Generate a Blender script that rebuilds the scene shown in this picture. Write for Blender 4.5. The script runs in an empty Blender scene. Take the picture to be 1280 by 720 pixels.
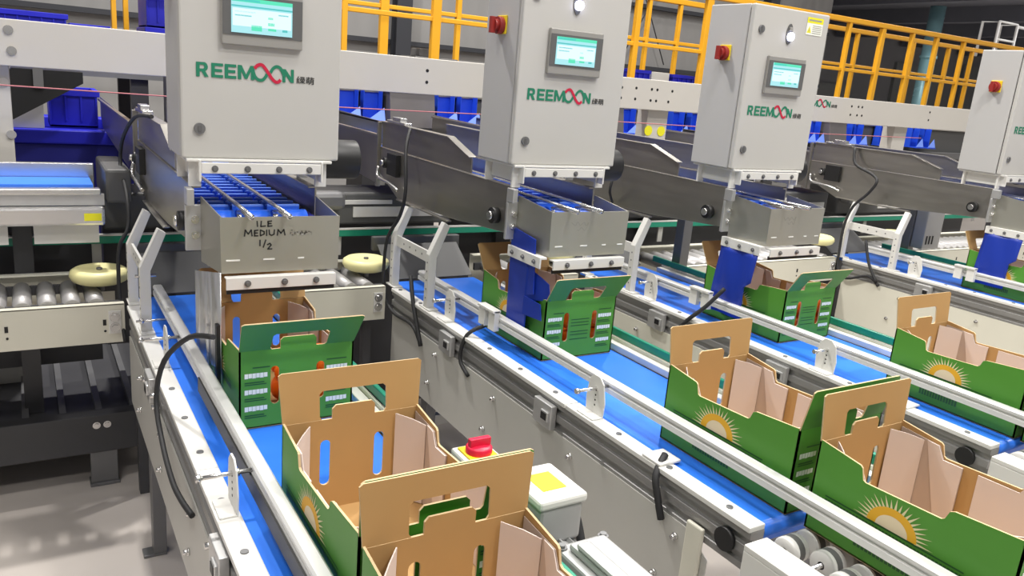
import bpy, bmesh, math, random
from mathutils import Vector, Matrix
from mathutils.geometry import tessellate_polygon
random.seed(7)
SC = bpy.context.scene
COL = SC.collection
PI = math.pi
V = Vector

# ------------------------------------------------------------------ materials
MATS = {}
def mat(name, rgb, rough=0.5, metal=0.0, spec=0.5, noise=0.0, scale=8.0, bump=0.0, emit=None, estr=0.0,
        stretch=None, alpha=None, trans=0.0):
    m = bpy.data.materials.new(name); m.use_nodes = True
    nt = m.node_tree; b = nt.nodes['Principled BSDF']
    b.inputs['Base Color'].default_value = (*rgb, 1)
    b.inputs['Roughness'].default_value = rough
    b.inputs['Metallic'].default_value = metal
    b.inputs['Specular IOR Level'].default_value = spec
    if trans: b.inputs['Transmission Weight'].default_value = trans
    if emit:
        b.inputs['Emission Color'].default_value = (*emit, 1); b.inputs['Emission Strength'].default_value = estr
    if noise or bump:
        tc = nt.nodes.new('ShaderNodeTexCoord'); mp = nt.nodes.new('ShaderNodeMapping')
        if stretch: mp.inputs['Scale'].default_value = stretch
        nz = nt.nodes.new('ShaderNodeTexNoise'); nz.inputs['Scale'].default_value = scale
        nz.inputs['Detail'].default_value = 5
        nt.links.new(tc.outputs['Object'], mp.inputs['Vector']); nt.links.new(mp.outputs['Vector'], nz.inputs['Vector'])
        if noise:
            mx = nt.nodes.new('ShaderNodeMix'); mx.data_type = 'RGBA'
            mx.inputs[6].default_value = (*[c*(1-noise) for c in rgb], 1)
            mx.inputs[7].default_value = (*[min(1, c*(1+noise)) for c in rgb], 1)
            nt.links.new(nz.outputs['Fac'], mx.inputs[0]); nt.links.new(mx.outputs[2], b.inputs['Base Color'])
            mr = nt.nodes.new('ShaderNodeMapRange')
            mr.inputs['To Min'].default_value = max(0.02, rough-0.1); mr.inputs['To Max'].default_value = min(1, rough+0.1)
            nt.links.new(nz.outputs['Fac'], mr.inputs['Value']); nt.links.new(mr.outputs['Result'], b.inputs['Roughness'])
        if bump:
            bp = nt.nodes.new('ShaderNodeBump'); bp.inputs['Strength'].default_value = bump
            bp.inputs['Distance'].default_value = 0.01
            nt.links.new(nz.outputs['Fac'], bp.inputs['Height']); nt.links.new(bp.outputs['Normal'], b.inputs['Normal'])
    MATS[name] = m
    return m
mat('cabinet_paint', (0.52, 0.51, 0.485), 0.45, noise=0.02)
mat('cabinet_side_paint', (0.49, 0.485, 0.48), 0.45, noise=0.02)
mat('white_paint', (0.74, 0.73, 0.70), 0.4, noise=0.03)
mat('cream_paint', (0.70, 0.68, 0.58), 0.42, noise=0.03)
mat('grey_skirt', (0.53, 0.52, 0.485), 0.42, noise=0.05, scale=3)
mat('stainless', (0.41, 0.39, 0.36), 0.34, 0.9, noise=0.12, scale=6, stretch=(6, 0.6, 6))
mat('hopper_steel', (0.45, 0.44, 0.39), 0.42, 0.75, noise=0.10, scale=5)
mat('bright_steel', (0.72, 0.71, 0.70), 0.25, 0.95, noise=0.1, scale=6)
mat('infeed_grey', (0.11, 0.11, 0.11), 0.6)
mat('sheet_steel', (0.66, 0.66, 0.67), 0.33, 0.8)
mat('aluminium', (0.60, 0.60, 0.60), 0.38, 0.7, noise=0.08, scale=10, stretch=(4, 0.5, 4))
mat('frame_alloy', (0.34, 0.335, 0.33), 0.38, 0.55, noise=0.1, scale=10, stretch=(4, 0.5, 4))
mat('beam_paint', (0.60, 0.575, 0.53), 0.42, noise=0.02)
mat('rail_white', (0.72, 0.72, 0.71), 0.35, 0.25, noise=0.05)
mat('dark_steel', (0.20, 0.20, 0.205), 0.45, 0.5, noise=0.1)
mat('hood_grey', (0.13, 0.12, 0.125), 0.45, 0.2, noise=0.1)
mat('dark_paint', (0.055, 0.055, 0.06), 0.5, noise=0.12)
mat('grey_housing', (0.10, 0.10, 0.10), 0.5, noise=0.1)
mat('black_plastic', (0.012, 0.012, 0.013), 0.45)
mat('rubber', (0.02, 0.02, 0.022), 0.65)
mat('belt_blue', (0.035, 0.21, 0.95), 0.32, noise=0.10, scale=4)
mat('slat_blue', (0.02, 0.12, 0.70), 0.35, noise=0.08)
mat('slat_edge', (0.16, 0.32, 0.90), 0.4)
mat('curtain_blue', (0.008, 0.035, 0.36), 0.42, noise=0.1, scale=4)
mat('crate_blue', (0.015, 0.018, 0.50), 0.4, noise=0.08)
mat('bin_blue', (0.012, 0.014, 0.22), 0.5, noise=0.1)
mat('tray_blue', (0.015, 0.07, 0.60), 0.4, noise=0.08)
mat('tray_blue_lit', (0.16, 0.28, 0.85), 0.4)  # lighter blue: light falling on the tray faces, put into the colour
mat('carton_green', (0.082, 0.285, 0.030), 0.5, noise=0.06, scale=5)
mat('carton_dark_green', (0.018, 0.09, 0.02), 0.5)
mat('kraft', (0.47, 0.285, 0.110), 0.75, noise=0.07, scale=9)
mat('kraft_edge', (0.62, 0.46, 0.26), 0.8)
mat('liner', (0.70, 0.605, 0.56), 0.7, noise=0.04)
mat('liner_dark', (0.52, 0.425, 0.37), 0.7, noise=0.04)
mat('print_white', (0.85, 0.87, 0.80), 0.6)
mat('print_yellow', (0.80, 0.42, 0.02), 0.6)
mat('print_cream', (0.78, 0.70, 0.42), 0.6)
mat('print_pale', (0.80, 0.66, 0.46), 0.6)
mat('orange_peel', (0.85, 0.19, 0.01), 0.4, noise=0.1, scale=30, bump=0.2)
mat('rail_yellow', (0.74, 0.36, 0.012), 0.45, noise=0.05)
mat('disc_yellow', (0.88, 0.82, 0.42), 0.4, noise=0.03)
mat('tag_yellow', (0.85, 0.80, 0.02), 0.5)
mat('green_strip', (0.01, 0.26, 0.16), 0.35, noise=0.05)
mat('roller_grey', (0.40, 0.39, 0.39), 0.4, 0.3, noise=0.05)
mat('tyre_grey', (0.14, 0.14, 0.14), 0.6)
mat('wheel_white', (0.70, 0.69, 0.67), 0.45)
mat('red_plastic', (0.72, 0.012, 0.055), 0.35)
mat('dull_red', (0.30, 0.025, 0.02), 0.4)
mat('yellow_plastic', (0.85, 0.62, 0.02), 0.4)
mat('motor_grey', (0.42, 0.42, 0.42), 0.45, 0.2, noise=0.08, scale=12)
mat('logo_green', (0.012, 0.20, 0.11), 0.5)
mat('logo_red', (0.55, 0.01, 0.05), 0.5)
mat('ink', (0.03, 0.03, 0.03), 0.6)
mat('faint_ink', (0.34, 0.33, 0.285), 0.6)
mat('slot_white', (0.85, 0.85, 0.82), 0.5)
mat('bezel', (0.36, 0.35, 0.33), 0.4, 0.3)
mat('bezel_dark', (0.12, 0.12, 0.12), 0.4)
mat('screen', (0.02, 0.03, 0.03), 0.3, emit=(0.42, 0.83, 0.88), estr=1.15)
mat('screen_pale', (0.02, 0.03, 0.03), 0.3, emit=(0.75, 0.93, 0.98), estr=1.25)
mat('screen_green', (0.02, 0.03, 0.03), 0.3, emit=(0.10, 0.80, 0.50), estr=1.15)
mat('screen_teal', (0.02, 0.03, 0.03), 0.3, emit=(0.10, 0.62, 0.62), estr=1.05)
mat('lamp_glow', (0.9, 0.9, 1), 0.3, emit=(0.70, 0.72, 1.0), estr=6)
mat('led_green', (0.1, 0.5, 0.3), 0.3, emit=(0.1, 0.9, 0.5), estr=1.5)
mat('twine', (0.45, 0.16, 0.17), 0.8)
mat('girder', (0.03, 0.032, 0.04), 0.6)
mat('pipe_blue', (0.30, 0.55, 0.62), 0.25, 0.1, noise=0.2, scale=3)
mat('ladder_white', (0.75, 0.75, 0.75), 0.4)

def wall_material():
    m = bpy.data.materials.new('sheet_wall'); m.use_nodes = True
    nt = m.node_tree; b = nt.nodes['Principled BSDF']
    tc = nt.nodes.new('ShaderNodeTexCoord'); w = nt.nodes.new('ShaderNodeTexWave')
    w.wave_type = 'BANDS'; w.bands_direction = 'X'; w.inputs['Scale'].default_value = 1.6
    nz = nt.nodes.new('ShaderNodeTexNoise'); nz.inputs['Scale'].default_value = 1.2
    mx = nt.nodes.new('ShaderNodeMix'); mx.data_type = 'RGBA'
    mx.inputs[6].default_value = (0.23, 0.225, 0.222, 1); mx.inputs[7].default_value = (0.31, 0.305, 0.30, 1)
    nt.links.new(tc.outputs['Object'], w.inputs['Vector']); nt.links.new(tc.outputs['Object'], nz.inputs['Vector'])
    nt.links.new(nz.outputs['Fac'], mx.inputs[0]); nt.links.new(mx.outputs[2], b.inputs['Base Color'])
    bp = nt.nodes.new('ShaderNodeBump'); bp.inputs['Strength'].default_value = 0.25; bp.inputs['Distance'].default_value = 0.02
    nt.links.new(w.outputs['Fac'], bp.inputs['Height']); nt.links.new(bp.outputs['Normal'], b.inputs['Normal'])
    b.inputs['Roughness'].default_value = 0.6
    MATS['sheet_wall'] = m
wall_material()
mat('concrete', (0.50, 0.455, 0.42), 0.55, noise=0.10, scale=2.5, bump=0.05)
mat('dark_ceiling', (0.20, 0.21, 0.25), 0.8, noise=0.2, scale=1.5)
mat('far_wall', (0.34, 0.34, 0.36), 0.8, noise=0.2, scale=1.0)
mat('grey_panel', (0.33, 0.34, 0.34), 0.6, noise=0.05)

# ------------------------------------------------------------------ mesh building
class MB:
    def __init__(s): s.v = []; s.f = []; s.m = []; s.sm = []
    def _add(s, vs, fs, mi=0, smooth=False):
        n = len(s.v); s.v += [V(p) for p in vs]
        for f in fs:
            s.f.append([i+n for i in f]); s.m.append(mi); s.sm.append(smooth)
        return s
    def box(s, x0, x1, y0, y1, z0, z1, mi=0):
        vs = [(x, y, z) for z in (z0, z1) for y in (y0, y1) for x in (x0, x1)]
        return s._add(vs, [(0,2,3,1), (4,5,7,6), (0,1,5,4), (2,6,7,3), (0,4,6,2), (1,3,7,5)], mi)
    def cyl(s, p0, p1, r, seg=16, r2=None, mi=0, caps=True):
        p0, p1 = V(p0), V(p1); d = (p1-p0).normalized(); r2 = r if r2 is None else r2
        a = d.orthogonal().normalized(); b = d.cross(a)
        vs = []
        for p, rr in ((p0, r), (p1, r2)):
            vs += [p + rr*(math.cos(2*PI*i/seg)*a + math.sin(2*PI*i/seg)*b) for i in range(seg)]
        n = len(s.v); s.v += vs
        for i in range(seg):
            j = (i+1) % seg
            s.f.append([n+i, n+j, n+seg+j, n+seg+i]); s.m.append(mi); s.sm.append(True)
        if caps:
            s.f.append([n+i for i in reversed(range(seg))]); s.m.append(mi); s.sm.append(False)
            s.f.append([n+seg+i for i in range(seg)]); s.m.append(mi); s.sm.append(False)
        return s
    def lathe(s, base, axis, prof, seg=24, mi=0):
        base = V(base); d = V(axis).normalized(); a = d.orthogonal().normalized(); b = d.cross(a); n = len(s.v)
        for h, r in prof:
            s.v += [base + d*h + max(r, 1e-5)*(math.cos(2*PI*i/seg)*a + math.sin(2*PI*i/seg)*b) for i in range(seg)]
        for k in range(len(prof)-1):
            for i in range(seg):
                j = (i+1) % seg
                s.f.append([n+k*seg+i, n+k*seg+j, n+(k+1)*seg+j, n+(k+1)*seg+i]); s.m.append(mi); s.sm.append(True)
        return s
    def plate(s, loops, o, U, W, T, t, mf=0, mb=None, ms=None):
        """flat plate of thickness t: 2-D loops (outer, holes...) mapped by origin o and axes U, W; extruded along T"""
        mb = mf if mb is None else mb; ms = mb if ms is None else ms
        o, U, W, T = V(o), V(U), V(W), V(T)
        flat = [p for l in loops for p in l]
        tris = tessellate_polygon([[V((p[0], p[1], 0)) for p in l] for l in loops])
        n = len(s.v); N = len(flat)
        s.v += [o + U*p[0] + W*p[1] for p in flat] + [o + U*p[0] + W*p[1] + T*t for p in flat]
        for a, b, c in tris:
            s.f.append([n+a, n+b, n+c]); s.m.append(mf); s.sm.append(False)
            s.f.append([n+N+c, n+N+b, n+N+a]); s.m.append(mb); s.sm.append(False)
        k = 0
        for l in loops:
            for i in range(len(l)):
                j = (i+1) % len(l)
                s.f.append([n+k+i, n+k+j, n+N+k+j, n+N+k+i]); s.m.append(ms); s.sm.append(False)
            k += len(l)
        return s
    def yz(s, pts, x0, x1, mi=0): return s.plate([pts], (x0,0,0), (0,1,0), (0,0,1), (1,0,0), x1-x0, mi)
    def xz(s, pts, y0, y1, mi=0): return s.plate([pts], (0,y0,0), (1,0,0), (0,0,1), (0,1,0), y1-y0, mi)
    def xy(s, pts, z0, z1, mi=0): return s.plate([pts], (0,0,z0), (1,0,0), (0,1,0), (0,0,1), z1-z0, mi)
    def tube(s, pts, r, seg=8, mi=0, smooth_pts=True):
        pts = [V(p) for p in pts]
        if smooth_pts and len(pts) > 2:
            q = []
            P = [pts[0]] + pts + [pts[-1]]
            for i in range(1, len(P)-2):
                for t in (0, .25, .5, .75):
                    a, b, c, d = P[i-1], P[i], P[i+1], P[i+2]
                    q.append(0.5*((2*b)+(c-a)*t+(2*a-5*b+4*c-d)*t*t+(3*b-a-3*c+d)*t**3))
            pts = q + [pts[-1]]
        n = len(s.v); m = len(pts); ref = None
        for i, p in enumerate(pts):
            d = (pts[min(i+1, m-1)] - pts[max(i-1, 0)])
            d = d.normalized() if d.length > 1e-9 else V((0,0,1))
            if ref is None: ref = d.orthogonal().normalized()
            ref = (ref - d*ref.dot(d)); ref = ref.normalized() if ref.length > 1e-6 else d.orthogonal().normalized()
            b = d.cross(ref)
            s.v += [p + r*(math.cos(2*PI*k/seg)*ref + math.sin(2*PI*k/seg)*b) for k in range(seg)]
        for i in range(m-1):
            for k in range(seg):
                j = (k+1) % seg
                s.f.append([n+i*seg+k, n+i*seg+j, n+(i+1)*seg+j, n+(i+1)*seg+k]); s.m.append(mi); s.sm.append(True)
        s.f.append([n+k for k in reversed(range(seg))]); s.m.append(mi); s.sm.append(False)
        s.f.append([n+(m-1)*seg+k for k in range(seg)]); s.m.append(mi); s.sm.append(False)
        return s
    def build(s, name, mats, parent=None, origin=None, bevel=0.0, segs=2):
        """parent: empty/mesh; vertices are given in world space and moved into the root's frame"""
        if isinstance(mats, str): mats = [mats]
        o0 = V(origin) if origin is not None else (V(ORG[parent.name]) if parent is not None else V((0,0,0)))
        me = bpy.data.meshes.new(name)
        me.from_pydata([v - o0 for v in s.v], [], s.f)
        for k in mats: me.materials.append(MATS[k])
        me.polygons.foreach_set('material_index', s.m); me.polygons.foreach_set('use_smooth', s.sm)
        bm = bmesh.new(); bm.from_mesh(me); bmesh.ops.recalc_face_normals(bm, faces=bm.faces); bm.to_mesh(me); bm.free()
        me.update()
        ob = bpy.data.objects.new(name, me); COL.objects.link(ob)
        ORG[ob.name] = o0
        if parent is not None: ob.parent = parent
        else: ob.location = o0
        if bevel:
            b = ob.modifiers.new('bevel', 'BEVEL'); b.width = bevel; b.segments = segs; b.limit_method = 'ANGLE'; b.angle_limit = 0.7
        return ob
ORG = {}
def tag(o, label=None, cat=None, group=None, kind=None):
    if label: o['label'] = label
    if cat: o['category'] = cat
    if group: o['group'] = group
    if kind: o['kind'] = kind
    return o
def thing(name, loc, label, cat, group=None):
    o = bpy.data.objects.new(name, None); COL.objects.link(o); o.location = loc; o.empty_display_size = 0.05
    ORG[o.name] = V(loc)
    return tag(o, label, cat, group)
def bolts(parent, pts, m='dark_steel', r=0.006, h=0.006, d=(0,-1,0)):
    for p in pts:
        q = V(p) + V(d)*h
        MB().cyl(p, V(p)+V(d)*h*0.35, r*1.5, 12).cyl(p, q, r, 6).build('bolt', m, parent)
def holes(parent, pts, r, d, name='bolt_hole', m='black_plastic'):
    for p in pts: MB().cyl(p, V(p)+V(d), r, 10).build(name, m, parent)
def ribbon(mb, pts, w, y, mi=0):
    """continuous flat ribbon facing -Y along (x, z) points"""
    P = [V((a, b)) for a, b in pts]; n = len(P); vs = []
    for i in range(n):
        d = (P[min(i+1, n-1)]-P[max(i-1, 0)]).normalized(); q = V((-d.y, d.x))*w/2
        vs += [(P[i].x+q.x, y, P[i].y+q.y), (P[i].x-q.x, y, P[i].y-q.y)]
    mb._add(vs, [(2*i, 2*i+1, 2*i+3, 2*i+2) for i in range(n-1)], mi)
def smooth2(pts, k=6):
    P = [pts[0]]+list(pts)+[pts[-1]]; q = []
    for i in range(1, len(P)-2):
        a, b, c, d = [V(x) for x in P[i-1:i+3]]
        for t in range(k):
            t /= k; q.append(tuple(0.5*((2*b)+(c-a)*t+(2*a-5*b+4*c-d)*t*t+(3*b-a-3*c+d)*t**3)))
    return q+[tuple(pts[-1])]
def text_loops(s, x0, z0, w, h, y, bold=0.0):
    """vertices/faces of a line of text fitted into a w x h box facing -Y"""
    cu = bpy.data.curves.new('t', 'FONT'); cu.body = s; cu.extrude = 0.0; cu.offset = bold; cu.resolution_u = 4
    ob = bpy.data.objects.new('t', cu); COL.objects.link(ob)
    dg = bpy.context.evaluated_depsgraph_get(); me = bpy.data.meshes.new_from_object(ob.evaluated_get(dg))
    xs = [v.co.x for v in me.vertices]; ys = [v.co.y for v in me.vertices]
    sx = w/(max(xs)-min(xs)); sy = h/(max(ys)-min(ys)); mx, my = min(xs), min(ys)
    vs = [(x0+(v.co.x-mx)*sx, y, z0+(v.co.y-my)*sy) for v in me.vertices]; fs = [list(p.vertices) for p in me.polygons]
    bpy.data.objects.remove(ob); bpy.data.curves.remove(cu); bpy.data.meshes.remove(me)
    return vs, fs
def strokes(mb, lines, w, y, mi=0):
    """handwriting: flat ribbons facing -Y, lines = lists of (x, z)"""
    for ln in lines:
        for a, b in zip(ln[:-1], ln[1:]):
            a, b = V((a[0], a[1])), V((b[0], b[1])); d = (b-a)
            if d.length < 1e-6: continue
            d.normalize(); n = V((-d.y, d.x))*w/2; a2 = a-d*w*.3; b2 = b+d*w*.3
            q = [a2+n, a2-n, b2-n, b2+n]
            mb._add([(p.x, y, p.y) for p in q], [(0,1,2,3)], mi)

LANE = [0.0, 0.95, 1.90, 3.73]
ORD = ['leftmost', 'second from left', 'third from left', 'rightmost']

# ------------------------------------------------------------------ setting
def struct(name, mb, m, bevel=0):
    return tag(mb.build(name, m, bevel=bevel), kind='structure')
struct('floor', MB().box(-8, 34, -6, 22, -0.1, 0), 'concrete')
struct('wall_back', MB().box(-8, 11.2, 9.0, 9.15, 0, 6.5), 'sheet_wall')
struct('wall_back_far', MB().box(11.2, 34, 15.5, 15.65, 0, 6.5), 'far_wall')
struct('wall_return', MB().box(11.2, 11.35, 9.15, 15.5, 0, 6.5), 'far_wall')
struct('wall_right', MB().box(34, 34.15, -6, 15.65, 0, 6.5), 'far_wall')
struct('ceiling', MB().box(-8, 34, -6, 15.65, 6.5, 6.6), 'dark_ceiling')
mezz = MB().box(11.36, 33.9, 7.6, 15.4, 3.75, 4.0)
for x in (13.5, 16.5, 19.5, 22.5, 25.5): mezz.box(x, x+.22, 7.6, 15.4, 3.45, 3.75)
mezz.box(11.36, 33.9, 7.5, 7.7, 3.5, 4.0)
struct('ceiling_mezzanine', mezz, 'dark_ceiling')
n = 0
for z in (1.86, 2.66):
    n += 1
    struct('trim_%d' % n, MB().box(-8, 11.1, 8.90, 8.997, z, z+.05), 'girder')
for x in (3.75, 6.3, 9.6):
    n += 1
    mbx = MB().box(x-.09, x+.09, 8.72, 8.74, 0, 6.5); mbx.box(x-.09, x+.09, 8.86, 8.88, 0, 6.5); mbx.box(x-.012, x+.012, 8.74, 8.86, 0, 6.5)
    struct('trim_%d' % n, mbx, 'girder')
for i, (xa, xb) in enumerate(((6.9, 7.7), (7.7, 6.9))):   # thin wind braces
    n += 1
    struct('trim_%d' % n, MB().tube([(xa, 8.80+i*.03, 1.95), (xb, 8.80+i*.03, 3.4)], .008, 6, smooth_pts=False), 'girder')
# pale panels on the dim far wall
for i, (x, z0, z1, w) in enumerate(((14.0, .8, 2.3, 1.6), (16.2, 1.0, 2.3, 1.5), (19.0, 1.0, 2.2, 1.5), (22.5, 1.0, 3.0, 2.2), (26, 1.2, 3.2, 2.5))):
    n += 1
    struct('trim_%d' % n, MB().box(x, x+w, 15.40, 15.497, z0, z1), 'grey_panel')

# ------------------------------------------------------------------ beam with posts, twine
bm_root = thing('portal_beam', (3.0, 3.53, 0), 'long white steel portal beam on posts running behind all the control cabinets', 'beam')
b = MB().box(-2.0, 9.0, 3.50, 3.56, 1.492, 1.655); b.box(-2.0, 9.0, 3.56, 3.63, 1.492, 1.50); b.box(-2.0, 9.0, 3.56, 3.63, 1.647, 1.655)
b.build('beam_web', 'beam_paint', bm_root, bevel=.003)
for x in (-0.10, 3.115, 5.40):
    p = MB().box(x-.075, x+.075, 3.565, 3.66, 0, 1.492); p.box(x-.10, x+.10, 3.565, 3.70, 0, .012)
    p.build('post', 'beam_paint', bm_root, bevel=.003)
bolts(bm_root, [(-.018, 3.50, 1.617), (-.012, 3.50, 1.545), (-.045, 3.565, 1.43), (-.032, 3.565, 1.24)], 'bright_steel', .011, .012)
holes(bm_root, [(x, 3.502, z) for x, z in ((1.63, 1.60), (1.63, 1.548), (1.05, 1.60), (2.78, 1.6), (2.88, 1.603), (2.99, 1.603), (3.03, 1.603), (3.14, 1.602), (2.78, 1.545), (2.88, 1.545), (2.99, 1.543), (3.03, 1.543), (3.12, 1.543),
             (4.72, 1.605), (4.79, 1.605), (4.83, 1.605), (4.72, 1.55), (4.79, 1.55), (4.84, 1.55), (5.6, 1.61), (5.6, 1.555))], .0075, (0, -.0035, 0))
for x in (3.055, 3.15):
    MB().cyl((x, 3.566, 1.375), (x, 3.561, 1.375), .028, 20).build('round_sticker', 'tag_yellow', bm_root)

GLYPH = {'E': [[(0,0),(1,0),(1,.20),(.30,.20),(.30,.40),(.92,.40),(.92,.60),(.30,.60),(.30,.80),(1,.80),(1,1),(0,1)]],
         'M': [[(0,0),(.21,0),(.21,.60),(.42,.05),(.58,.05),(.79,.60),(.79,0),(1,0),(1,1),(.76,1),(.5,.36),(.24,1),(0,1)]],
         'N': [[(0,0),(.26,0),(.26,.58),(.72,0),(1,0),(1,1),(.74,1),(.74,.42),(.28,1),(0,1)]],
         'R': [[(0,0),(.29,0),(.29,.36),(.44,.36),(.69,0),(1.02,0),(.74,.40),(.88,.48),(.95,.60),(.95,.76),(.87,.92),(.70,1),(0,1)], [(.29,.55),(.58,.55),(.66,.62),(.66,.74),(.58,.81),(.29,.81)]]}
def logo(parent, x0, z0, w, h, y):
    g = MB(); L = lambda pts: smooth2([(x0+w*a, z0+h*b) for a, b in pts])
    for ch, u0, u1 in (('R', .0, .098), ('E', .121, .216), ('E', .229, .324), ('M', .336, .474), ('N', .716, .816)):
        hh = h*(.86 if ch != 'N' else .82)
        g.plate([[(p*w*(u1-u0), q*hh) for p, q in l] for l in GLYPH[ch]], (x0+w*u0, y, z0+.02*h), (1,0,0), (0,0,1), (0,-1,0), .0002)
    ribbon(g, L([(.462, .62), (.478, .28), (.505, .08), (.540, .06), (.565, .22), (.582, .45)]), h*.19, y-.0004, 0)
    ribbon(g, L([(.612, .55), (.632, .80), (.662, .95), (.695, .88), (.718, .62), (.735, .35)]), h*.19, y-.0004, 0)
    ribbon(g, L([(.476, .74), (.503, .95), (.540, .98), (.572, .74), (.597, .48), (.622, .22), (.652, .02), (.678, .01), (.700, .16)]), h*.20, y-.0008, 1)
    vs, fs = text_loops('绿萌', x0+w*.838, z0-.02*h, w*.162, h*.48, y, .015); g._add(vs, fs, 2)
    return g.build('brand_lettering', ['logo_green', 'logo_red', 'ink'], parent)
logo(bm_root, 4.20, 1.585, .37, .045, 3.4985)
tw = MB().tube([(-.9, 3.40, 1.44), (0.25, 3.40, 1.424), (1.2, 3.40, 1.417), (2.4, 3.40, 1.424), (4.0, 3.40, 1.42), (5.4, 3.40, 1.43)], .0025, 6)
tag(tw.build('twine', 'twine', origin=(0, 3.4, 1.42)), 'thin pinkish twine stretched under the white beam', 'string')

# ------------------------------------------------------------------ control cabinets
CABL = ['grey control cabinet nearest the camera, its blank lower door over the hopper marked MEDIUM',
        'second grey control cabinet from left, a red isolator switch on its shaded side',
        'third grey control cabinet from left, yellow and white warning label in its top corner',
        'rightmost grey control cabinet, cut by the right edge of the photo']
def cabinet(i):
    d = LANE[i]; X = lambda x: x+d
    r = thing('control_cabinet', (X(.535), 2.235, 1.30), CABL[i], 'control cabinet', 'control cabinets over the lanes')
    h = MB().box(X(.335), X(.735), 2.142, 2.335, 1.342, 1.925); h.build('housing', 'cabinet_side_paint', r, bevel=.004)
    dr = MB().box(X(.335), X(.735), 2.118, 2.138, 1.342, 1.925).build('door', 'cabinet_paint', r, bevel=.005)
    MB().box(X(.342), X(.728), 2.136, 2.144, 1.349, 1.918).build('door_seal', 'black_plastic', r)
    y = 2.118
    # touch screen
    bz = MB().box(X(.430), X(.628), y-.014, y, 1.622, 1.756)
    ts = bz.build('touch_screen', 'bezel', r, bevel=.003)
    MB().box(X(.432), X(.626), y-.0155, y-.013, 1.646, 1.740).build('screen_surround', 'bezel_dark', ts)
    sc = MB().box(X(.452), X(.600), y-.0175, y-.015, 1.652, 1.733)
    yy = y-.0178
    def q(x0, x1, z0, z1, mi): sc._add([(X(x0), yy, z0), (X(x1), yy, z0), (X(x1), yy, z1), (X(x0), yy, z1)], [(0,1,2,3)], mi)
    q(.452, .600, 1.724, 1.733, 2); q(.455, .52, 1.7255, 1.7305, 3); q(.452, .600, 1.712, 1.716, 3)
    q(.455, .597, 1.668, 1.709, 1); q(.4995, .525, 1.659, 1.672, 2); q(.54, .556, 1.674, 1.681, 2); q(.54, .56, 1.662, 1.668, 2)
    q(.54, .552, 1.689, 1.694, 2); q(.575, .588, 1.662, 1.668, 3); q(.565, .59, 1.7, 1.703, 3); q(.46, .51, 1.7, 1.703, 3); q(.46, .50, 1.691, 1.694, 3)
    sc.build('screen_display', ['screen', 'screen_pale', 'screen_green', 'screen_teal'], ts)
    # indicator and key switch
    pl = MB(); pl.plate([[(X(.525)+.015*math.cos(a)*1.0, 1.838+.036*math.sin(a)) for a in [k*2*PI/24 for k in range(24)]]], (0, y, 0), (1,0,0), (0,0,1), (0,-1,0), .004)
    il = pl.build('indicator_lamp', 'bezel_dark', r)
    MB().cyl((X(.527), y-.004, 1.829), (X(.527), y-.014, 1.829), .0145, 20).build('lens', 'lamp_glow', il)
    MB().box(X(.517), X(.533), y-.010, y-.004, 1.848, 1.862).build('key_switch', 'bezel', il, bevel=.002)
    for z in (1.416, 1.842):
        lk = MB().cyl((X(.378), y, z), (X(.378), y-.006, z), .0135, 18).build('door_lock', 'dark_steel', r)
        MB().box(X(.374), X(.382), y-.0075, y-.006, z-.007, z+.007).build('keyhole', 'bezel_dark', lk)
    # isolator switch on the left side
    x = X(.335)
    sw = MB().box(x-.006, x, 2.205, 2.258, 1.727, 1.782).build('isolator_switch', 'yellow_plastic', r, bevel=.002)
    kn = MB().cyl((x-.006, 2.231, 1.752), (x-.022, 2.231, 1.752), .026, 20); kn.cyl((x-.022, 2.231, 1.752), (x-.034, 2.231, 1.752), .018, 16)
    kn.box(x-.046, x-.03, 2.224, 2.238, 1.728, 1.776)
    kn.build('switch_knob', 'dull_red', sw, bevel=.001)
    logo(r, X(.372), 1.54, .292, .040, y-.0012)
    if i == 2:
        lb = MB(); yy = y-.0012
        def q2(x0, x1, z0, z1, mi, e=0): lb._add([(X(x0), yy-e, z0), (X(x1), yy-e, z0), (X(x1), yy-e, z1), (X(x0), yy-e, z1)], [(0,1,2,3)], mi)
        q2(.612, .70, 1.846, 1.908, 1); q2(.612, .70, 1.888, 1.908, 0, .0003)
        for k in range(5): q2(.645, .695, 1.852+k*.0065, 1.8545+k*.0065, 2, .0003)
        q2(.62, .69, 1.895, 1.901, 2, .0006)
        lb._add([(X(.616), yy-.0003, 1.853), (X(.64), yy-.0003, 1.853), (X(.628), yy-.0003, 1.878)], [(0,1,2)], 0)
        lb._add([(X(.626), yy-.0006, 1.857), (X(.630), yy-.0006, 1.857), (X(.628), yy-.0006, 1.872)], [(0,1,2)], 2)
        lb.build('warning_label', ['tag_yellow', 'print_white', 'faint_ink'], r)
    # mounting bracket
    mbk = MB().box(X(.378), X(.682), 2.10, 2.106, 1.306, 1.334); mbk.box(X(.372), X(.378), 2.10, 2.30, 1.285, 1.340); mbk.box(X(.682), X(.688), 2.10, 2.30, 1.285, 1.340)
    mbk.box(X(.345), X(.715), 2.11, 2.33, 1.334, 1.342)
    mk = mbk.build('mounting_bracket', 'white_paint', r, bevel=.002)
    bolts(mk, [(X(x), 2.10, 1.319) for x in (.41, .49, .57, .65)], 'dark_steel', .0055, .006)
    for x in (.352, .676):
        for yv in (2.13, 2.30):
            MB().box(X(x), X(x+.03), yv, yv+.008, 1.27, 1.342).build('bracket_leg', 'white_paint', r)
for i in range(4): cabinet(i)

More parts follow.
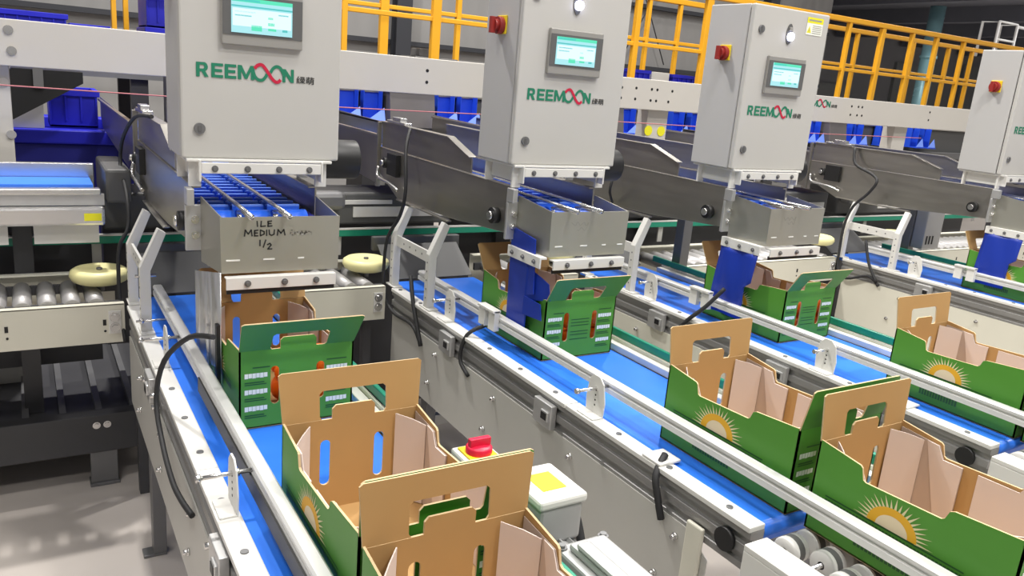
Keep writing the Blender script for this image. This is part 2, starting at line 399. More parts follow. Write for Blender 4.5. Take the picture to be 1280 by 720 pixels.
# ------------------------------------------------------------------ discharge conveyors with hoppers
DISL = ['steel discharge conveyor whose hopper plate is handwritten MEDIUM 1/2',
        'steel discharge conveyor under the second cabinet, a folded blue curtain below its hopper',
        'steel discharge conveyor under the third cabinet, a flat blue curtain beside its hopper',
        'steel discharge conveyor under the rightmost cabinet']
def discharge(i):
    d = LANE[i]; X = lambda x: x+d
    r = thing('discharge_conveyor', (X(.52), 3.3, 1.05), DISL[i], 'conveyor', 'discharge conveyors')
    low = [(2.14, 1.12), (2.55, 1.092), (3.03, 1.078), (3.24, 1.16), (3.25, 1.268), (2.14, 1.268)]
    for k, (xa, xb, nm) in enumerate(((.360, .366, -1), (.678, .684, 1))):
        sp = MB().yz(low, X(xa), X(xb))
        sp.box(X(xa if nm < 0 else xa-.018), X(xb+.018 if nm < 0 else xb), 2.14, 3.25, 1.264, 1.270)   # folded top flange
        sp.box(X(xa-.014 if nm < 0 else xa), X(xb if nm < 0 else xb+.014), 2.55, 3.02, 1.078, 1.084)
        side = sp.build('side_panel', 'stainless', r, bevel=.0015)
        rp = MB().yz([(3.26, 1.11), (4.64, 1.18), (4.74, 1.23), (4.74, 1.33), (3.26, 1.315)], X(xa), X(xb))
        rp.box(X(xa-.012 if nm < 0 else xa), X(xb if nm < 0 else xb+.012), 3.26, 4.73, 1.312, 1.322)
        rp.box(X(xa-.012 if nm < 0 else xa), X(xb if nm < 0 else xb+.012), 3.245, 3.262, 1.10, 1.375)
        rp.build('rear_panel', 'stainless', r, bevel=.0015)
        ug = MB().yz([(3.24, 1.272), (2.43, 1.272), (2.43, 1.322), (2.61, 1.376), (3.24, 1.376)], X(xa+.006 if nm < 0 else xa-.006), X(xb+.006 if nm < 0 else xb-.006))
        # bright folded lip along the guard's sloping end
        ug.plate([[(0,0), (.03,0), (.03,1), (0,1)]], (X(xa-.006 if nm < 0 else xa-.018), 2.43, 1.324), (1,0,0), (0,.18,.054), (0,0,1), .004)
        ug.box(X(xa-.006 if nm < 0 else xa-.018), X(xa+.024 if nm < 0 else xa+.012), 2.61, 3.24, 1.376, 1.380)
        ug.build('guard_panel', 'stainless', r, bevel=.001)
    # front flange on the left and bearing
    fl = MB().box(X(.342), X(.392), 2.128, 2.140, 1.104, 1.223); fl.box(X(.342), X(.36), 2.10, 2.14, 1.225, 1.268)
    f1 = fl.build('front_flange', 'aluminium', r, bevel=.002)
    bolts(f1, [(X(.366), 2.128, 1.185), (X(.366), 2.128, 1.145)], 'bright_steel', .007, .010)
    br = MB().cyl((X(.36), 2.22, 1.165), (X(.338), 2.22, 1.165), .026, 20); be = br.build('roller_bearing', 'black_plastic', r)
    MB().cyl((X(.338), 2.22, 1.165), (X(.328), 2.22, 1.165), .014, 14).build('shaft_end', 'bright_steel', be)
    br = MB().cyl((X(.36), 3.14, 1.215), (X(.335), 3.14, 1.215), .022, 18); br.box(X(.34), X(.36), 3.02, 3.12, 1.17, 1.26)
    be = br.build('drive_motor', 'black_plastic', r, bevel=.002)
    MB().cyl((X(.335), 3.14, 1.215), (X(.322), 3.14, 1.215), .012, 12).build('shaft_end', 'bright_steel', be)
    tb = MB().tube([(X(.345), 3.22, 1.19), (X(.335), 3.20, 1.15), (X(.335), 3.08, 1.14), (X(.345), 3.0, 1.12)], .007, 8)
    tb.build('tensioner_bracket', 'bright_steel', r)
    sn = MB().box(X(.350), X(.385), 2.98, 3.16, 1.381, 1.392); sn.box(X(.350), X(.38), 3.02, 3.10, 1.392, 1.408)
    sn.build('sensor', 'bright_steel', r, bevel=.002)
    # belt with flights
    bt = MB().box(X(.384), X(.668), 2.09, 4.74, 1.185, 1.195, 1)
    for xa, xb in ((.388, .450), (.460, .540), (.550, .636)):
        bt.cyl((X(xa), 2.085, 1.180), (X(xb), 2.085, 1.180), .036, 24)
        yv = 2.14
        while yv < 4.7:
            bt.plate([[(0, 0), (.030, 0), (.028, .020), (.002, .020)]], (X(xa), yv, 1.195), (0,1,0), (0,0,1), (1,0,0), xb-xa)
            bt.box(X(xa), X(xb), yv+.001, yv+.012, 1.215, 1.2195, 2)
            yv += .058
    bt.build('flighted_belt', ['slat_blue', 'bin_blue', 'slat_edge'], r)
    for x in (.455, .545):
        dv = MB().tube([(X(x), 4.7, 1.236), (X(x), 2.10, 1.234), (X(x), 2.045, 1.218), (X(x), 2.035, 1.17)], .006, 8)
        dv.build('divider_rod', 'bright_steel', r)
    # drum on the right
    dm = MB().cyl((X(.70), 2.22, 1.335), (X(.82), 2.22, 1.335), .055, 28)
    dm.cyl((X(.82), 2.22, 1.335), (X(.826), 2.22, 1.335), .02, 16)
    dm.build('drum', 'black_plastic', r, bevel=.004)
    # hopper
    hp = MB()
    hp.xz([(X(.393), 1.085), (X(.683), 1.085), (X(.685), 1.223), (X(.390), 1.223)], 1.950, 1.954)
    for sx, xa, xb in ((1, .393, .379), (-1, .683, .680)):
        hp.plate([[(0, 1.085), (0, 1.223), (1, 1.245), (1, 1.075)]], (X(xa), 1.952, 0), (xb-xa, .176, 0), (0,0,1), (sx, 0, 0), .003)
    hop = hp.build('hopper', 'hopper_steel', r)
    for xa, xb in (((.412, .440), (.505, .532), (.590, .605), (.650, .672)) if i else ((.404, .436), (.492, .520), (.578, .594))):
        MB().box(X(xa), X(xb), 1.9485, 1.951, 1.1155, 1.119).build('white_dash', 'slot_white', hop)
    wr = MB(); yw = 1.9492
    if i == 0:
        def S(lines, m=0): strokes(wr, [[(X(a), b_) for a, b_ in l] for l in lines], .0035, yw, m)
        z = 1.2
        S([[(.478, z), (.477, z+.013)], [(.487, z+.013), (.486, z), (.497, z+.001)], [(.512, z+.013), (.503, z+.012), (.504, z+.007), (.511, z+.007)], [(.504, z+.007), (.503, z), (.513, z+.001)]])
        z = 1.177
        S([[(.447, z), (.449, z+.015), (.456, z+.005), (.463, z+.015), (.465, z)], [(.479, z+.014), (.471, z+.013), (.471, z), (.479, z)], [(.471, z+.007), (.478, z+.007)],
           [(.485, z), (.485, z+.014), (.494, z+.010), (.494, z+.004), (.485, z)], [(.5, z), (.5, z+.014)], [(.506, z+.014), (.507, z+.003), (.512, z), (.518, z+.003), (.519, z+.014)],
           [(.526, z), (.528, z+.014), (.535, z+.005), (.542, z+.014), (.545, z)]])
        z = 1.146
        S([[(.484, z+.006), (.484, z+.020)], [(.492, z+.002), (.498, z+.020)], [(.502, z+.008), (.508, z+.011), (.511, z+.007), (.503, z-.003), (.513, z-.003)]])
        z = 1.177
        S([[(.57, z+.011), (.562, z+.012), (.559, z+.005), (.564, z), (.570, z+.002), (.570, z+.006), (.565, z+.006)], [(.575, z), (.576, z+.007), (.581, z+.008)],
           [(.584, z+.004), (.590, z+.005), (.587, z+.009), (.583, z+.002), (.591, z)], [(.594, z+.004), (.600, z+.005), (.597, z+.009), (.594, z+.001), (.601, z)], [(.604, z), (.605, z+.008), (.611, z+.006), (.612, z)]], 1)
    else:
        def S(lines, m=1): strokes(wr, [[(X(a), b_) for a, b_ in l] for l in lines], .003, yw, m)
        z = 1.186
        ribbon(wr, smooth2([(X(.465+.008*k), z+.006*math.sin(k*2.3+i)) for k in range(9)] + [(X(.524-.007*k), z-.016+.005*math.cos(k*1.9+i)) for k in range(6)]), .003, yw, 1)
    wr.build('handwriting', ['ink', 'faint_ink'], hop)
    st = MB().box(X(.400), X(.672), 1.930, 1.936, 1.048, 1.078); st.box(X(.400), X(.672), 1.936, 1.955, 1.074, 1.078)
    s2 = st.build('clamp_strip', 'white_paint', r, bevel=.001)
    bolts(s2, [(X(x), 1.93, 1.063) for x in (.45, .54, .62)], 'dark_steel', .0055, .008)
    MB().box(X(.402), X(.670), 1.937, 1.942, 1.036, 1.05).build('rubber_flap', 'rubber', r)
    if i == 0:
        N = 4; g = MB(); ring = []
        for k in range(N+1):
            yk = 1.935+.27*k/N; wob = 0
            ring.append((X(.386)-.010*k/N - .004*(k%2), yk))
        top = [1.092-.06*k/N for k in range(N+1)]; bot = [.845-.05*k/N for k in range(N+1)]
        for k in range(N):
            a, c = ring[k], ring[k+1]
            g._add([(a[0], a[1], bot[k]), (c[0], c[1], bot[k+1]), (c[0], c[1], top[k+1]), (a[0], a[1], top[k]),
                    (a[0]+.003, a[1], bot[k]), (c[0]+.003, c[1], bot[k+1]), (c[0]+.003, c[1], top[k+1]), (a[0]+.003, a[1], top[k])],
                   [(0,1,2,3), (7,6,5,4), (0,4,5,1), (3,2,6,7), (0,3,7,4), (1,5,6,2)], 0, True)
        g.build('side_guide_sheet', 'sheet_steel', r)
        MB().box(X(.377), X(.386), 1.935, 1.955, .80, .96).build('guide_strap', 'black_plastic', r)
        MB().box(X(.374), X(.383), 2.02, 2.05, .80, .93).build('guide_rod', 'bright_steel', r)
    else:
        # blue curtain hanging from a white clamp bar on the hopper's left side
        br = MB().box(X(.362), X(.368), 1.95, 2.14, 1.05, 1.085); br.box(X(.366), X(.388), 1.95, 2.14, 1.078, 1.085)
        b1 = br.build('curtain_bar', 'white_paint', r, bevel=.001)
        bolts(b1, [(X(.362), y_, 1.067) for y_ in (1.98, 2.045, 2.11)], 'dark_steel', .005, .007, (-1,0,0))
        cu = MB(); N = 12; M = 8
        if i == 1:
            cu.yz([(2.00, 1.13), (2.14, 1.145), (2.13, .80), (2.02, .815), (2.02, .95), (1.985, .96)], X(.372), X(.376))
            # the folded, puckered lower part
            cu.plate([[(0, 0), (.10, .02), (.09, .07), (.06, .085), (0, .11)]], (X(.372), 2.03, .93), (.35, -.93, 0), (0, 0, 1), (-.93, -.35, 0), .003)
            cu.plate([[(0, 0), (.085, .0), (.075, .05), (0, .06)]], (X(.370), 2.03, .885), (.2, -.98, 0), (0, 0, 1), (-.98, -.2, 0), .003)
        else:
            g0 = len(cu.v)
            for a in range(N+1):
                for c in range(M+1):
                    y_ = 1.955 + .185*c/M; z_ = 1.055 - .26*a/N
                    y0c = y_ if z_ > .94 else max(y_, 1.985)
                    cu.v.append(V((X(.366) - .012*math.sin(a/N*PI*.9) - .004*math.sin(c*1.3+a*.3), y0c + .012*(a/N)**2, z_)))
            for a in range(N):
                for c in range(M):
                    q = g0+a*(M+1)+c; cu.f.append([q, q+1, q+M+2, q+M+1]); cu.m.append(0); cu.sm.append(True)
        co = cu.build('blue_curtain', 'curtain_blue', r)
        if i != 1:
            so = co.modifiers.new('thick', 'SOLIDIFY'); so.thickness = .003
for i in range(4): discharge(i)
for i, lab in ((2, 'grey support post standing behind the third lane, under its steel conveyor'), (3, 'grey support post standing behind the rightmost lane, under its steel conveyor')):
    d = LANE[i]
    r = thing('support_post', (d+.80, 2.80, 0), lab, 'post', 'grey support posts')
    MB().box(d+.775, d+.83, 2.775, 2.83, .012, 1.09).build('upright', 'dark_steel', r, bevel=.003)
    MB().box(d+.686, d+.83, 2.78, 2.825, 1.09, 1.12).build('arm', 'dark_steel', r, bevel=.003)
    MB().box(d+.755, d+.85, 2.765, 2.85, 0, .012).build('foot_plate', 'dark_steel', r)
    if i == 3:
        cbx = MB().box(d+.79, d+.96, 2.70, 2.775, .82, 1.07).build('switch_case', 'motor_grey', r, bevel=.006)
        for k in range(3): MB().box(d+.815+k*.03, d+.825+k*.03, 2.697, 2.702, .85, .90).build('case_slot', 'black_plastic', cbx)

# ------------------------------------------------------------------ packing conveyors
PACL = ['packing conveyor nearest the camera at left, blue belt carrying the two nearest open cartons',
        'packing conveyor second from left, its grey side panel facing the motor and emergency switch',
        'packing conveyor third from left with cream side panel, belt ending beside the right foreground carton',
        'rightmost packing conveyor with long cream side panel']
YE = [0.20, 0.955, 0.985, 0.99]
def packing(i):
    d = LANE[i]; X = lambda x: x+d; y0 = YE[i]; y1 = 2.84
    if i == 3: d = LANE[3]
    skirt = ['grey_skirt', 'grey_skirt', 'cream_paint', 'cream_paint'][i]
    r = thing('packing_conveyor', (X(.5), 1.9, 0), PACL[i], 'conveyor', 'packing conveyors')
    bt = MB().box(X(.314), X(.690), y0+.018, y1+.10, .735, .753); bt.cyl((X(.314), y0+.018, .735), (X(.690), y0+.018, .735), .018, 16)
    bt.box(X(.314), X(.690), y0+.018, y1, .70, .717)
    bt.build('belt', 'belt_blue', r)
    # left frame: grooved profile
    prof = [(.272, .655), (.312, .655), (.312, .745), (.272, .745), (.272, .730), (.280, .727), (.280, .713), (.272, .710), (.272, .690), (.280, .687), (.280, .673), (.272, .670)]
    lf = MB().xz([(X(a), b_) for a, b_ in prof], y0, y1)
    lf.build('side_frame', 'frame_alloy', r)
    rf = MB().xz([(X(1.004-a), b_) for a, b_ in prof], y0, y1)
    rf.build('side_frame', 'frame_alloy', r)
    # white top plates in lengths, with screws
    segs = [(y0, 1.0), (1.0, 1.6), (1.6, 2.2), (2.2, y1)] if i == 0 else [(y0, 1.62), (1.622, 2.15), (2.152, y1)]
    for a, c in segs:
        tp = MB().box(X(.267), X(.313), a+.001, c-.001, .745, .758).build('top_plate', 'white_paint', r, bevel=.002)
        yy = a+.08
        while yy < c-.03:
            MB().cyl((X(.29), yy, .758), (X(.29), yy, .7605), .0075, 12).build('screw', 'dark_steel', tp); yy += .19
    # side panel (skirt)
    zb = .42 if i < 2 else .40
    sk = MB().yz([(y0+.10, zb), (y1-.02, zb), (y1-.02, .655), (y1-.06, .662), (y0+.17, .662), (y0+.10, .62)], X(.2685), X(.2715))
    skp = sk.build('side_skirt', skirt, r)
    for yy in [y0+.2 + k*.42 for k in range(int((y1-y0-.3)/.42)+1)]:
        bolts(skp, [(X(.2685), yy, .625), (X(.2685), yy+.05, .50)], 'bright_steel', .006, .014, (-1, 0, 0))
    rs = MB().yz([(y0+.10, zb), (y1-.02, zb), (y1-.02, .655), (y0+.10, .655)], X(.735), X(.738))
    rs.build('side_skirt', skirt, r)
    # legs
    for yy in (y0+.55, 1.75, 2.50):
        for x in (.285, .695):
            lg = MB().box(X(x), X(x+.04), yy, yy+.05, .01, .66); lg.box(X(x-.03), X(x+.04), yy, yy+.05, 0, .01)
            lg.build('leg', 'dark_steel' if i < 2 else 'cream_paint', r, bevel=.002)  # left lanes' legs darker: the shade they stand in is put into the colour
        MB().box(X(.325), X(.695), yy+.01, yy+.04, .30, .34).build('cross_brace', 'grey_skirt', r)
    # near guide rail
    gy0 = .25 if i else .15
    gr = MB().xz([(X(a_), b_) for a_, b_ in [(.338, .815), (.366, .815), (.366, .845), (.362, .849), (.342, .849), (.338, .845), (.338, .838), (.343, .836), (.343, .831), (.338, .829)]], gy0, 2.75)
    gr.build('guide_rail', 'rail_white', r)
    if i == 0:
        MB().box(X(.3345), X(.339), gy0, 1.95, .790, .826).build('rail_skirt', 'black_plastic', r)
    # rail brackets
    ys = {0: [.62, 1.425, 2.25], 1: [1.54, 2.40], 2: [1.555, 2.43], 3: [1.5, 2.42]}[i]
    for yy in ys:
        out = [(yy-.036, .758), (yy+.036, .758), (yy+.040, .80), (yy+.032, .85), (yy+.016, .866), (yy-.010, .866), (yy-.028, .85), (yy-.040, .80)]
        bk = MB().yz(out, X(.303), X(.307)); bk.box(X(.272), X(.307), yy-.036, yy+.036, .758, .762)
        bp = bk.build('rail_bracket', 'white_paint', r, bevel=.001)
        rd = MB().cyl((X(.238), yy, .832), (X(.340), yy, .832), .0045, 10); rd.cyl((X(.236), yy, .832), (X(.246), yy, .832), .008, 6); rd.cyl((X(.308), yy, .832), (X(.316), yy, .832), .008, 6)
        rd.build('clamp_rod', 'bright_steel', bp)
        holes(bp, [(X(.3032), yy, .785+k*.014) for k in range(4)], .0028, (-.0008, 0, 0), 'adjusting_hole')
    if i:
        sb = MB().box(X(.322), X(.342), 2.12, 2.16, .80, .868); sb.box(X(.322), X(.342), 2.185, 2.225, .80, .868); sb.box(X(.315), X(.345), 2.12, 2.225, .862, .870)
        sb.build('rail_clamp', 'white_paint', r, bevel=.001)
    if i in (1, 2):
        MB().box(X(.268), X(.335), 1.235, 1.300, .758, .765).build('joint_plate', 'white_paint', r, bevel=.002)
    # far guide: white ledge and green strip
    if True:
        MB().box(X(.695), X(.722), y0, y1, .753, .775).build('ledge', 'white_paint', r, bevel=.002)
        MB().box(X(.724), X(.730), y0+.05, y1, .755, .785).build('brush_strip', 'cream_paint', r)
        MB().box(X(.732), X(.746), y0+.05, y1+.08, .785, .812).build('green_guide_strip', 'green_strip', r, bevel=.003)
        for yy in (y0+.3, 1.7, 2.6):
            MB().box(X(.746), X(.752), yy, yy+.03, .70, .80).build('strip_bracket', 'white_paint', r)
    ip = MB().plate([[(0, 0), (.375, 0), (.375, 1), (0, 1)]], (X(.315), 2.955, .757), (1,0,0), (0,.17,.11), (0,-.11,.17), .02)
    ip.build('infeed_plate', 'infeed_grey', r)
    MB().box(X(.30), X(.71), 3.13, 3.16, .84, .90).build('infeed_beam', 'grey_housing', r, bevel=.004)
    # sensor block and cable clips on the outer frame
    for yy in ((1.66, 2.28) if i else (1.30, 2.20)):
        sb = MB().box(X(.252), X(.271), yy, yy+.09, .665, .735); sb.box(X(.246), X(.253), yy+.01, yy+.045, .685, .715)
        so = sb.build('sensor_block', 'aluminium', r, bevel=.002)
        MB().box(X(.2445), X(.2465), yy+.015, yy+.04, .69, .71).build('sensor_window', 'black_plastic', so)
        if i == 0:
            bolts(so, [(X(.270), yy-.03, .70), (X(.270), yy-.06, .68), (X(.270), yy+.12, .69)], 'bright_steel', .007, .02, (-1, 0, 0))
    # end roller bearing
    MB().cyl((X(.273), y0+.06, .70), (X(.262), y0+.06, .70), .026, 20).build('end_bearing', 'black_plastic', r)
    if i == 1:
        cp = MB().box(X(.258), X(.2685), 1.07, 1.12, .40, .69); cp.build('corner_post', 'cream_paint', r, bevel=.004)
for i in range(4): packing(i)

# bent white stands that carry the discharge conveyors
STL = ['white bent-post stand with cross plate at far left, beside the black cable and yellow disc',
       'white bent-post stand with cross plate right of the second yellow disc',
       'white bent-post stand behind the middle carton, its single near post in view',
       'white bent-post stand at right with two posts joined by a slotted plate']
for i in range(4):
    d = LANE[i]; X = lambda x: x+d
    r = thing('bent_post_stand', (X(.30), 2.68, .76), STL[i], 'support stand', 'bent white stands')
    for yb in (2.87, 2.545):
        prof = [(.276, .758), (.306, .758), (.306, .952), (.352, 1.066), (.330, 1.080), (.276, .962)]
        p = MB().xz([(X(a), b_) for a, b_ in prof], yb-.015, yb+.015)
        p.box(X(.272), X(.312), yb-.04, yb+.04, .758, .764)
        pp = p.build('post', 'white_paint', r, bevel=.002)
        holes(pp, [(X(.2762), yb, .80+k*.033) for k in range(5)], .0035, (-.001, 0, 0), 'slot_hole', 'dark_steel')
    cpz = MB().box(X(.288), X(.296), 2.56, 2.855, .925, .968).build('cross_plate', 'white_paint', r, bevel=.001)
    holes(cpz, [(X(.2882), 2.62+k*.055, .947) for k in range(4)], .004, (-.001, 0, 0), 'slot_hole', 'dark_steel')
    if i == 0:
        tr = MB().cyl((X(.26), 2.52, .80), (X(.36), 2.52, .80), .004, 8); tr.cyl((X(.27), 2.52, .80), (X(.28), 2.52, .80), .009, 6); tr.cyl((X(.27), 2.6, .92), (X(.33), 2.6, .92), .005, 8)
        tr.build('tie_rod', 'bright_steel', r)

# ------------------------------------------------------------------ skate wheel sections at the lane ends
for i, lab in ((1, 'skate wheel conveyor of grey and white wheels at the near end of the second lane'), (2, 'skate wheel conveyor at the near end of the third lane, at the right edge')):
    d = LANE[i]; X = lambda x: x+d; y1 = YE[i]-.005; y0 = y1-.62
    r = thing('skate_wheel_conveyor', (X(.5), (y0+y1)/2, 0), lab, 'conveyor', 'skate wheel conveyors')
    for xa, xb in ((.225, .290), (.714, .765)):
        f = MB().box(X(xa), X(xb), y0, y1-.02, .735, .748); f.box(X(xa), X(xa+.006), y0, y1-.02, .64, .735); f.box(X(xb-.006), X(xb), y0, y1-.02, .64, .735)
        f.build('side_rail', 'white_paint', r, bevel=.002)
        for yy in (y0+.06, y1-.16):
            lg = MB().box(X(xa+.008), X(xb-.008), yy, yy+.05, 0, .735); lg.build('leg', 'white_paint', r, bevel=.003)
    k = 0; yy = y1-.045
    while yy > y0+.03:
        ax = MB().cyl((X(.29), yy, .722), (X(.714), yy, .722), .005, 8).build('axle', 'bright_steel', r)
        xx = .318 + (0.0 if k % 2 == 0 else .03)
        while xx < .66:
            w = MB().lathe((X(xx), yy, .722), (1, 0, 0), [(0, .008), (0, .026), (.003, .029), (.014, .029), (.014, .029)], 20, 0)
            w.lathe((X(xx), yy, .722), (1, 0, 0), [(.014, .029), (.030, .029)], 20, 1)
            w.lathe((X(xx), yy, .722), (1, 0, 0), [(.030, .029), (.041, .029), (.044, .026), (.044, .008)], 20, 0)
            w.build('skate_wheel', ['wheel_white', 'tyre_grey'], ax); xx += .062
        yy -= .066; k += 1

# ------------------------------------------------------------------ cartons
CW, CL, CH, CT = .272, .400, .192, .004
def rslot(u, v0, v1, w, n=6):
    h = w/2; P = []
    for k in range(n+1): a = PI*k/n; P.append((u+h*math.cos(a), v1-h+h*math.sin(a)))
    for k in range(n+1): a = PI+PI*k/n; P.append((u+h*math.cos(a), v0+h+h*math.sin(a)))
    return P
def carton(x, y, z, label, tilt=(14, 10), rz=0.0, filled=False):
    """x, y: left front corner on the belt"""
    r = thing('fruit_carton', (x, y, z), label, 'carton', 'open fruit cartons on the lanes')
    r.rotation_euler.z = rz
    o = V((x, y, z)); P = lambda a, b_, c: (x+a, y+b_, z+c)
    body = MB()   # 0 green, 1 kraft, 2 edge
    tab = [(.179, CH), (.179, CH+.020), (.172, CH+.027), (.101, CH+.027), (.094, CH+.020), (.094, CH)]
    slots = [rslot(u, .055, .150, .020) for u in (.30*CW, .70*CW)]
    end = [(0, 0), (CW, 0), (CW, CH)] + tab + [(0, CH)]
    body.plate([end]+slots, P(0, 0, .001), (1,0,0), (0,0,1), (0,1,0), CT, 0, 1, 2)
    body.plate([end]+slots, P(0, CL, .001), (1,0,0), (0,0,1), (0,-1,0), CT, 0, 1, 2)
    L = CL
    side = [(0, 0), (L, 0), (L, CH+.004), (L-.095, CH-.008), (L-.100, CH-.012), (L-.106, CH-.034), (L-.112, CH-.037), (L-.262, CH-.030), (L-.268, CH-.026), (L-.274, CH-.010), (L-.282, CH-.006), (0, CH+.004)]
    body.plate([side], P(0, 0, .001), (0,1,0), (0,0,1), (1,0,0), CT, 0, 1, 2)
    body.plate([side], P(CW, 0, .001), (0,1,0), (0,0,1), (-1,0,0), CT, 0, 1, 2)
    body.plate([[(0, 0), (CW, 0), (CW, CL), (0, CL)], [(.045, .045), (.120, .045), (.120, .085), (.045, .085)], [(.155, .045), (.230, .045), (.230, .085), (.155, .085)]], P(0, 0, 0), (1,0,0), (0,1,0), (0,0,1), CT, 1, 1, 2)
    # folded out handle flaps
    nx0, nx1, nh = .070, .203, .056
    flap = [(0, 0), (nx0+.004, 0), (nx0, .006), (nx0, nh-.006), (nx0+.006, nh), (nx1-.006, nh), (nx1, nh-.006), (nx1, .006), (nx1-.004, 0), (CW, 0), (CW+.006, .094), (CW, .098), (0, .098), (-.006, .094)]
    for nm, yy, sg, tl in (('front_flap', 0, -1, tilt[0]), ('rear_flap', CL, 1, tilt[1])):
        t = math.radians(tl); W = (0, sg*math.sin(t), math.cos(t)); T = (0, -sg*math.cos(t), math.sin(t))
        f = MB().plate([flap], P(0, yy, CH+.001), (1,0,0), W, T, CT*.8, 0, 1, 2)
        f.build(nm, ['carton_green', 'kraft', 'kraft_edge'], r)
    # inner liner panels on both long walls
    for sx, xx in ((1, CT+.001), (-1, CW-CT-.001)):
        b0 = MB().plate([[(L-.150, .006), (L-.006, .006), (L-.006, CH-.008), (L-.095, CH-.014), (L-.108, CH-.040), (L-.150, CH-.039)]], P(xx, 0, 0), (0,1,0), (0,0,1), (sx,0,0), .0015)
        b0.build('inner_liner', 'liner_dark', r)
        for ya, yb, nm in ((L-.007, L-.060, 1), (.007, .055, -1)):     # slanting corner gussets
            d2 = (-sx*.042, yb-ya, 0); n2 = V((yb-ya, sx*.042, 0)).normalized()*(1 if sx*nm < 0 else -1)
            b1 = MB().plate([[(0, .006), (1, .006), (1, CH-.016), (.55, CH-.009), (0, CH-.006)]], P(xx+sx*.044, ya, 0), d2, (0,0,1), n2, .002)
            b1.build('corner_gusset', 'liner', r)
        b1 = MB().plate([[(L-.150, .006), (L-.118, .006), (L-.068, CH-.012), (L-.094, CH-.014), (L-.108, CH-.040), (L-.150, CH-.039)]], P(xx+sx*.0025, 0, 0), (0,1,0), (0,0,1), (sx,0,0), .002)
        b1.build('liner_flap', 'liner', r)
        b1 = MB().plate([[(.008, .006), (L-.182, .006), (L-.182, CH-.038), (L-.262, CH-.036), (L-.275, CH-.012), (.008, CH-.010)]], P(xx+sx*.002, 0, 0), (0,1,0), (0,0,1), (sx,0,0), .002)
        b1.build('liner_flap', 'liner', r)
    # sun print and dark band on the long sides, white bars on the ends: printed on the body
    for sx, xx in ((-1, -.0006), (1, CW+.0006)):
        cy, cz = L-.180, .092
        def F(pts, mi, e=0.0): body._add([P(xx+sx*e, a, c) for a, c in pts], [list(range(len(pts)))], mi)
        NR = 21
        for k in range(NR):
            a = PI*(k+.25)/(NR-.5); da = PI/NR*.42; q = 1.0 if k % 2 == 0 else .90
            F([(cy+.047*math.cos(a-da), cz+.040*math.sin(a-da)), (cy+.082*q*math.cos(a), cz+.066*q*math.sin(a)), (cy+.047*math.cos(a+da), cz+.040*math.sin(a+da))], 5)
        F([(cy+.051*math.cos(PI*k/24), cz+.043*math.sin(PI*k/24)) for k in range(25)], 4, .0003)
        F([(cy+.033*math.cos(PI*k/24), cz+.028*math.sin(PI*k/24)) for k in range(25)], 7, .0006)
        F([(cy-.140, cz-.001), (cy+.145, cz-.001), (cy+.145, cz-.004), (cy-.140, cz-.004)], 6)
        for k in range(40):
            u = cy-.138+k*.0071; F([(u, cz-.008), (u+.0055, cz-.008), (u+.0055, cz-.022), (u, cz-.022)], 6)
        for k in range(14):
            u = cy-.05+k*.0085; F([(u, .024), (u+.0065, .024), (u+.0065, .042), (u, .042)], 6)
    for sy, yy in ((-1, .0004), (1, CL-.0004)):
        yy += sy*.001
        def F(u0, u1, v0, v1, mi): body._add([P(u0, yy, v0), P(u1, yy, v0), P(u1, yy, v1), P(u0, yy, v1)], [(0,1,2,3)], mi)
        for v in (.132, .092, .050):
            for u0 in (.012, CW-.067):
                for k in range(6): F(u0+k*.0088, u0+k*.0088+.0080, v-.006+(.001 if k % 2 else 0), v+.006, 3)
                F(u0, u0+.045, v-.018, v-.015, 6); F(u0, u0+.05, v-.023, v-.0205, 6)
        for v in (.125, .115, .105, .085, .075, .060): F(.100, .170, v, v+.0025, 6)
        F(.03, .07, .150, .153, 6); F(.205, .255, .152, .155, 6)
    body.build('carton_body', ['carton_green', 'kraft', 'kraft_edge', 'print_white', 'print_yellow', 'print_cream', 'carton_dark_green', 'print_pale'], r)
    return r
carton(.392, 1.765, .755, 'green carton under the leftmost hopper, oranges showing through its front slots', (34, 28))
carton(.378, .957, .755, 'open carton on the near lane behind the front one, kraft handle flap raised', (10, 6))
carton(.372, .530, .755, 'nearest open carton, cut by the bottom edge of the photo', (12, 3))
carton(1.345, 1.940, .755, 'green carton under the second hopper behind the puckered blue curtain', (34, 28))
carton(1.335, .968, .755, 'open green carton with sun print in the middle of the second lane', (13, 6))
carton(1.337, .520, .755, 'open green carton at lower right resting on the skate wheels', (20, 4))
carton(2.295, 1.825, .755, 'green carton under the third hopper beside the flat blue curtain', (34, 26))
carton(2.290, .992, .755, 'open green carton with sun print on the third lane at right', (14, 8))
carton(2.292, .575, .755, 'green carton at the right edge on the third lane, mostly out of frame', (14, 4))
carton(4.104, 1.80, .755, 'green carton on the rightmost lane behind its blue curtain', (30, 24))
def oranges(x, y, z, lab, grp, seed):
    rnd = random.Random(seed); base = None
    for k in range(12):
        cx = x + .048 + (k % 3)*.094 + rnd.uniform(-.006, .006); cy = y + .045 + ((k//3) % 2)*.076; cz = z + .042 + (k//6)*.070
        if base is None:
            prof = [(-.036*math.cos(PI*t/12), .036*math.sin(PI*t/12)) for t in range(13)]
            base = MB().lathe((cx, cy, cz), (0, 0, 1), prof, 20).build('orange', 'orange_peel', origin=(cx, cy, cz)); o = base
            o.location = (cx, cy, cz)
        else:
            o = base.copy(); COL.objects.link(o); o.location = (cx, cy, cz); o.rotation_euler = (rnd.random()*3, rnd.random()*3, 0)
        tag(o, lab, 'orange', grp)
oranges(.385, 1.765, .757, 'orange inside the green carton under the leftmost hopper', 'oranges in the leftmost filling carton', 1)
oranges(1.338, 1.940, .757, 'orange inside the green carton under the second hopper', 'oranges in the second filling carton', 2)
oranges(2.295, 1.825, .757, 'orange inside the green carton under the third hopper', 'oranges in the third filling carton', 3)

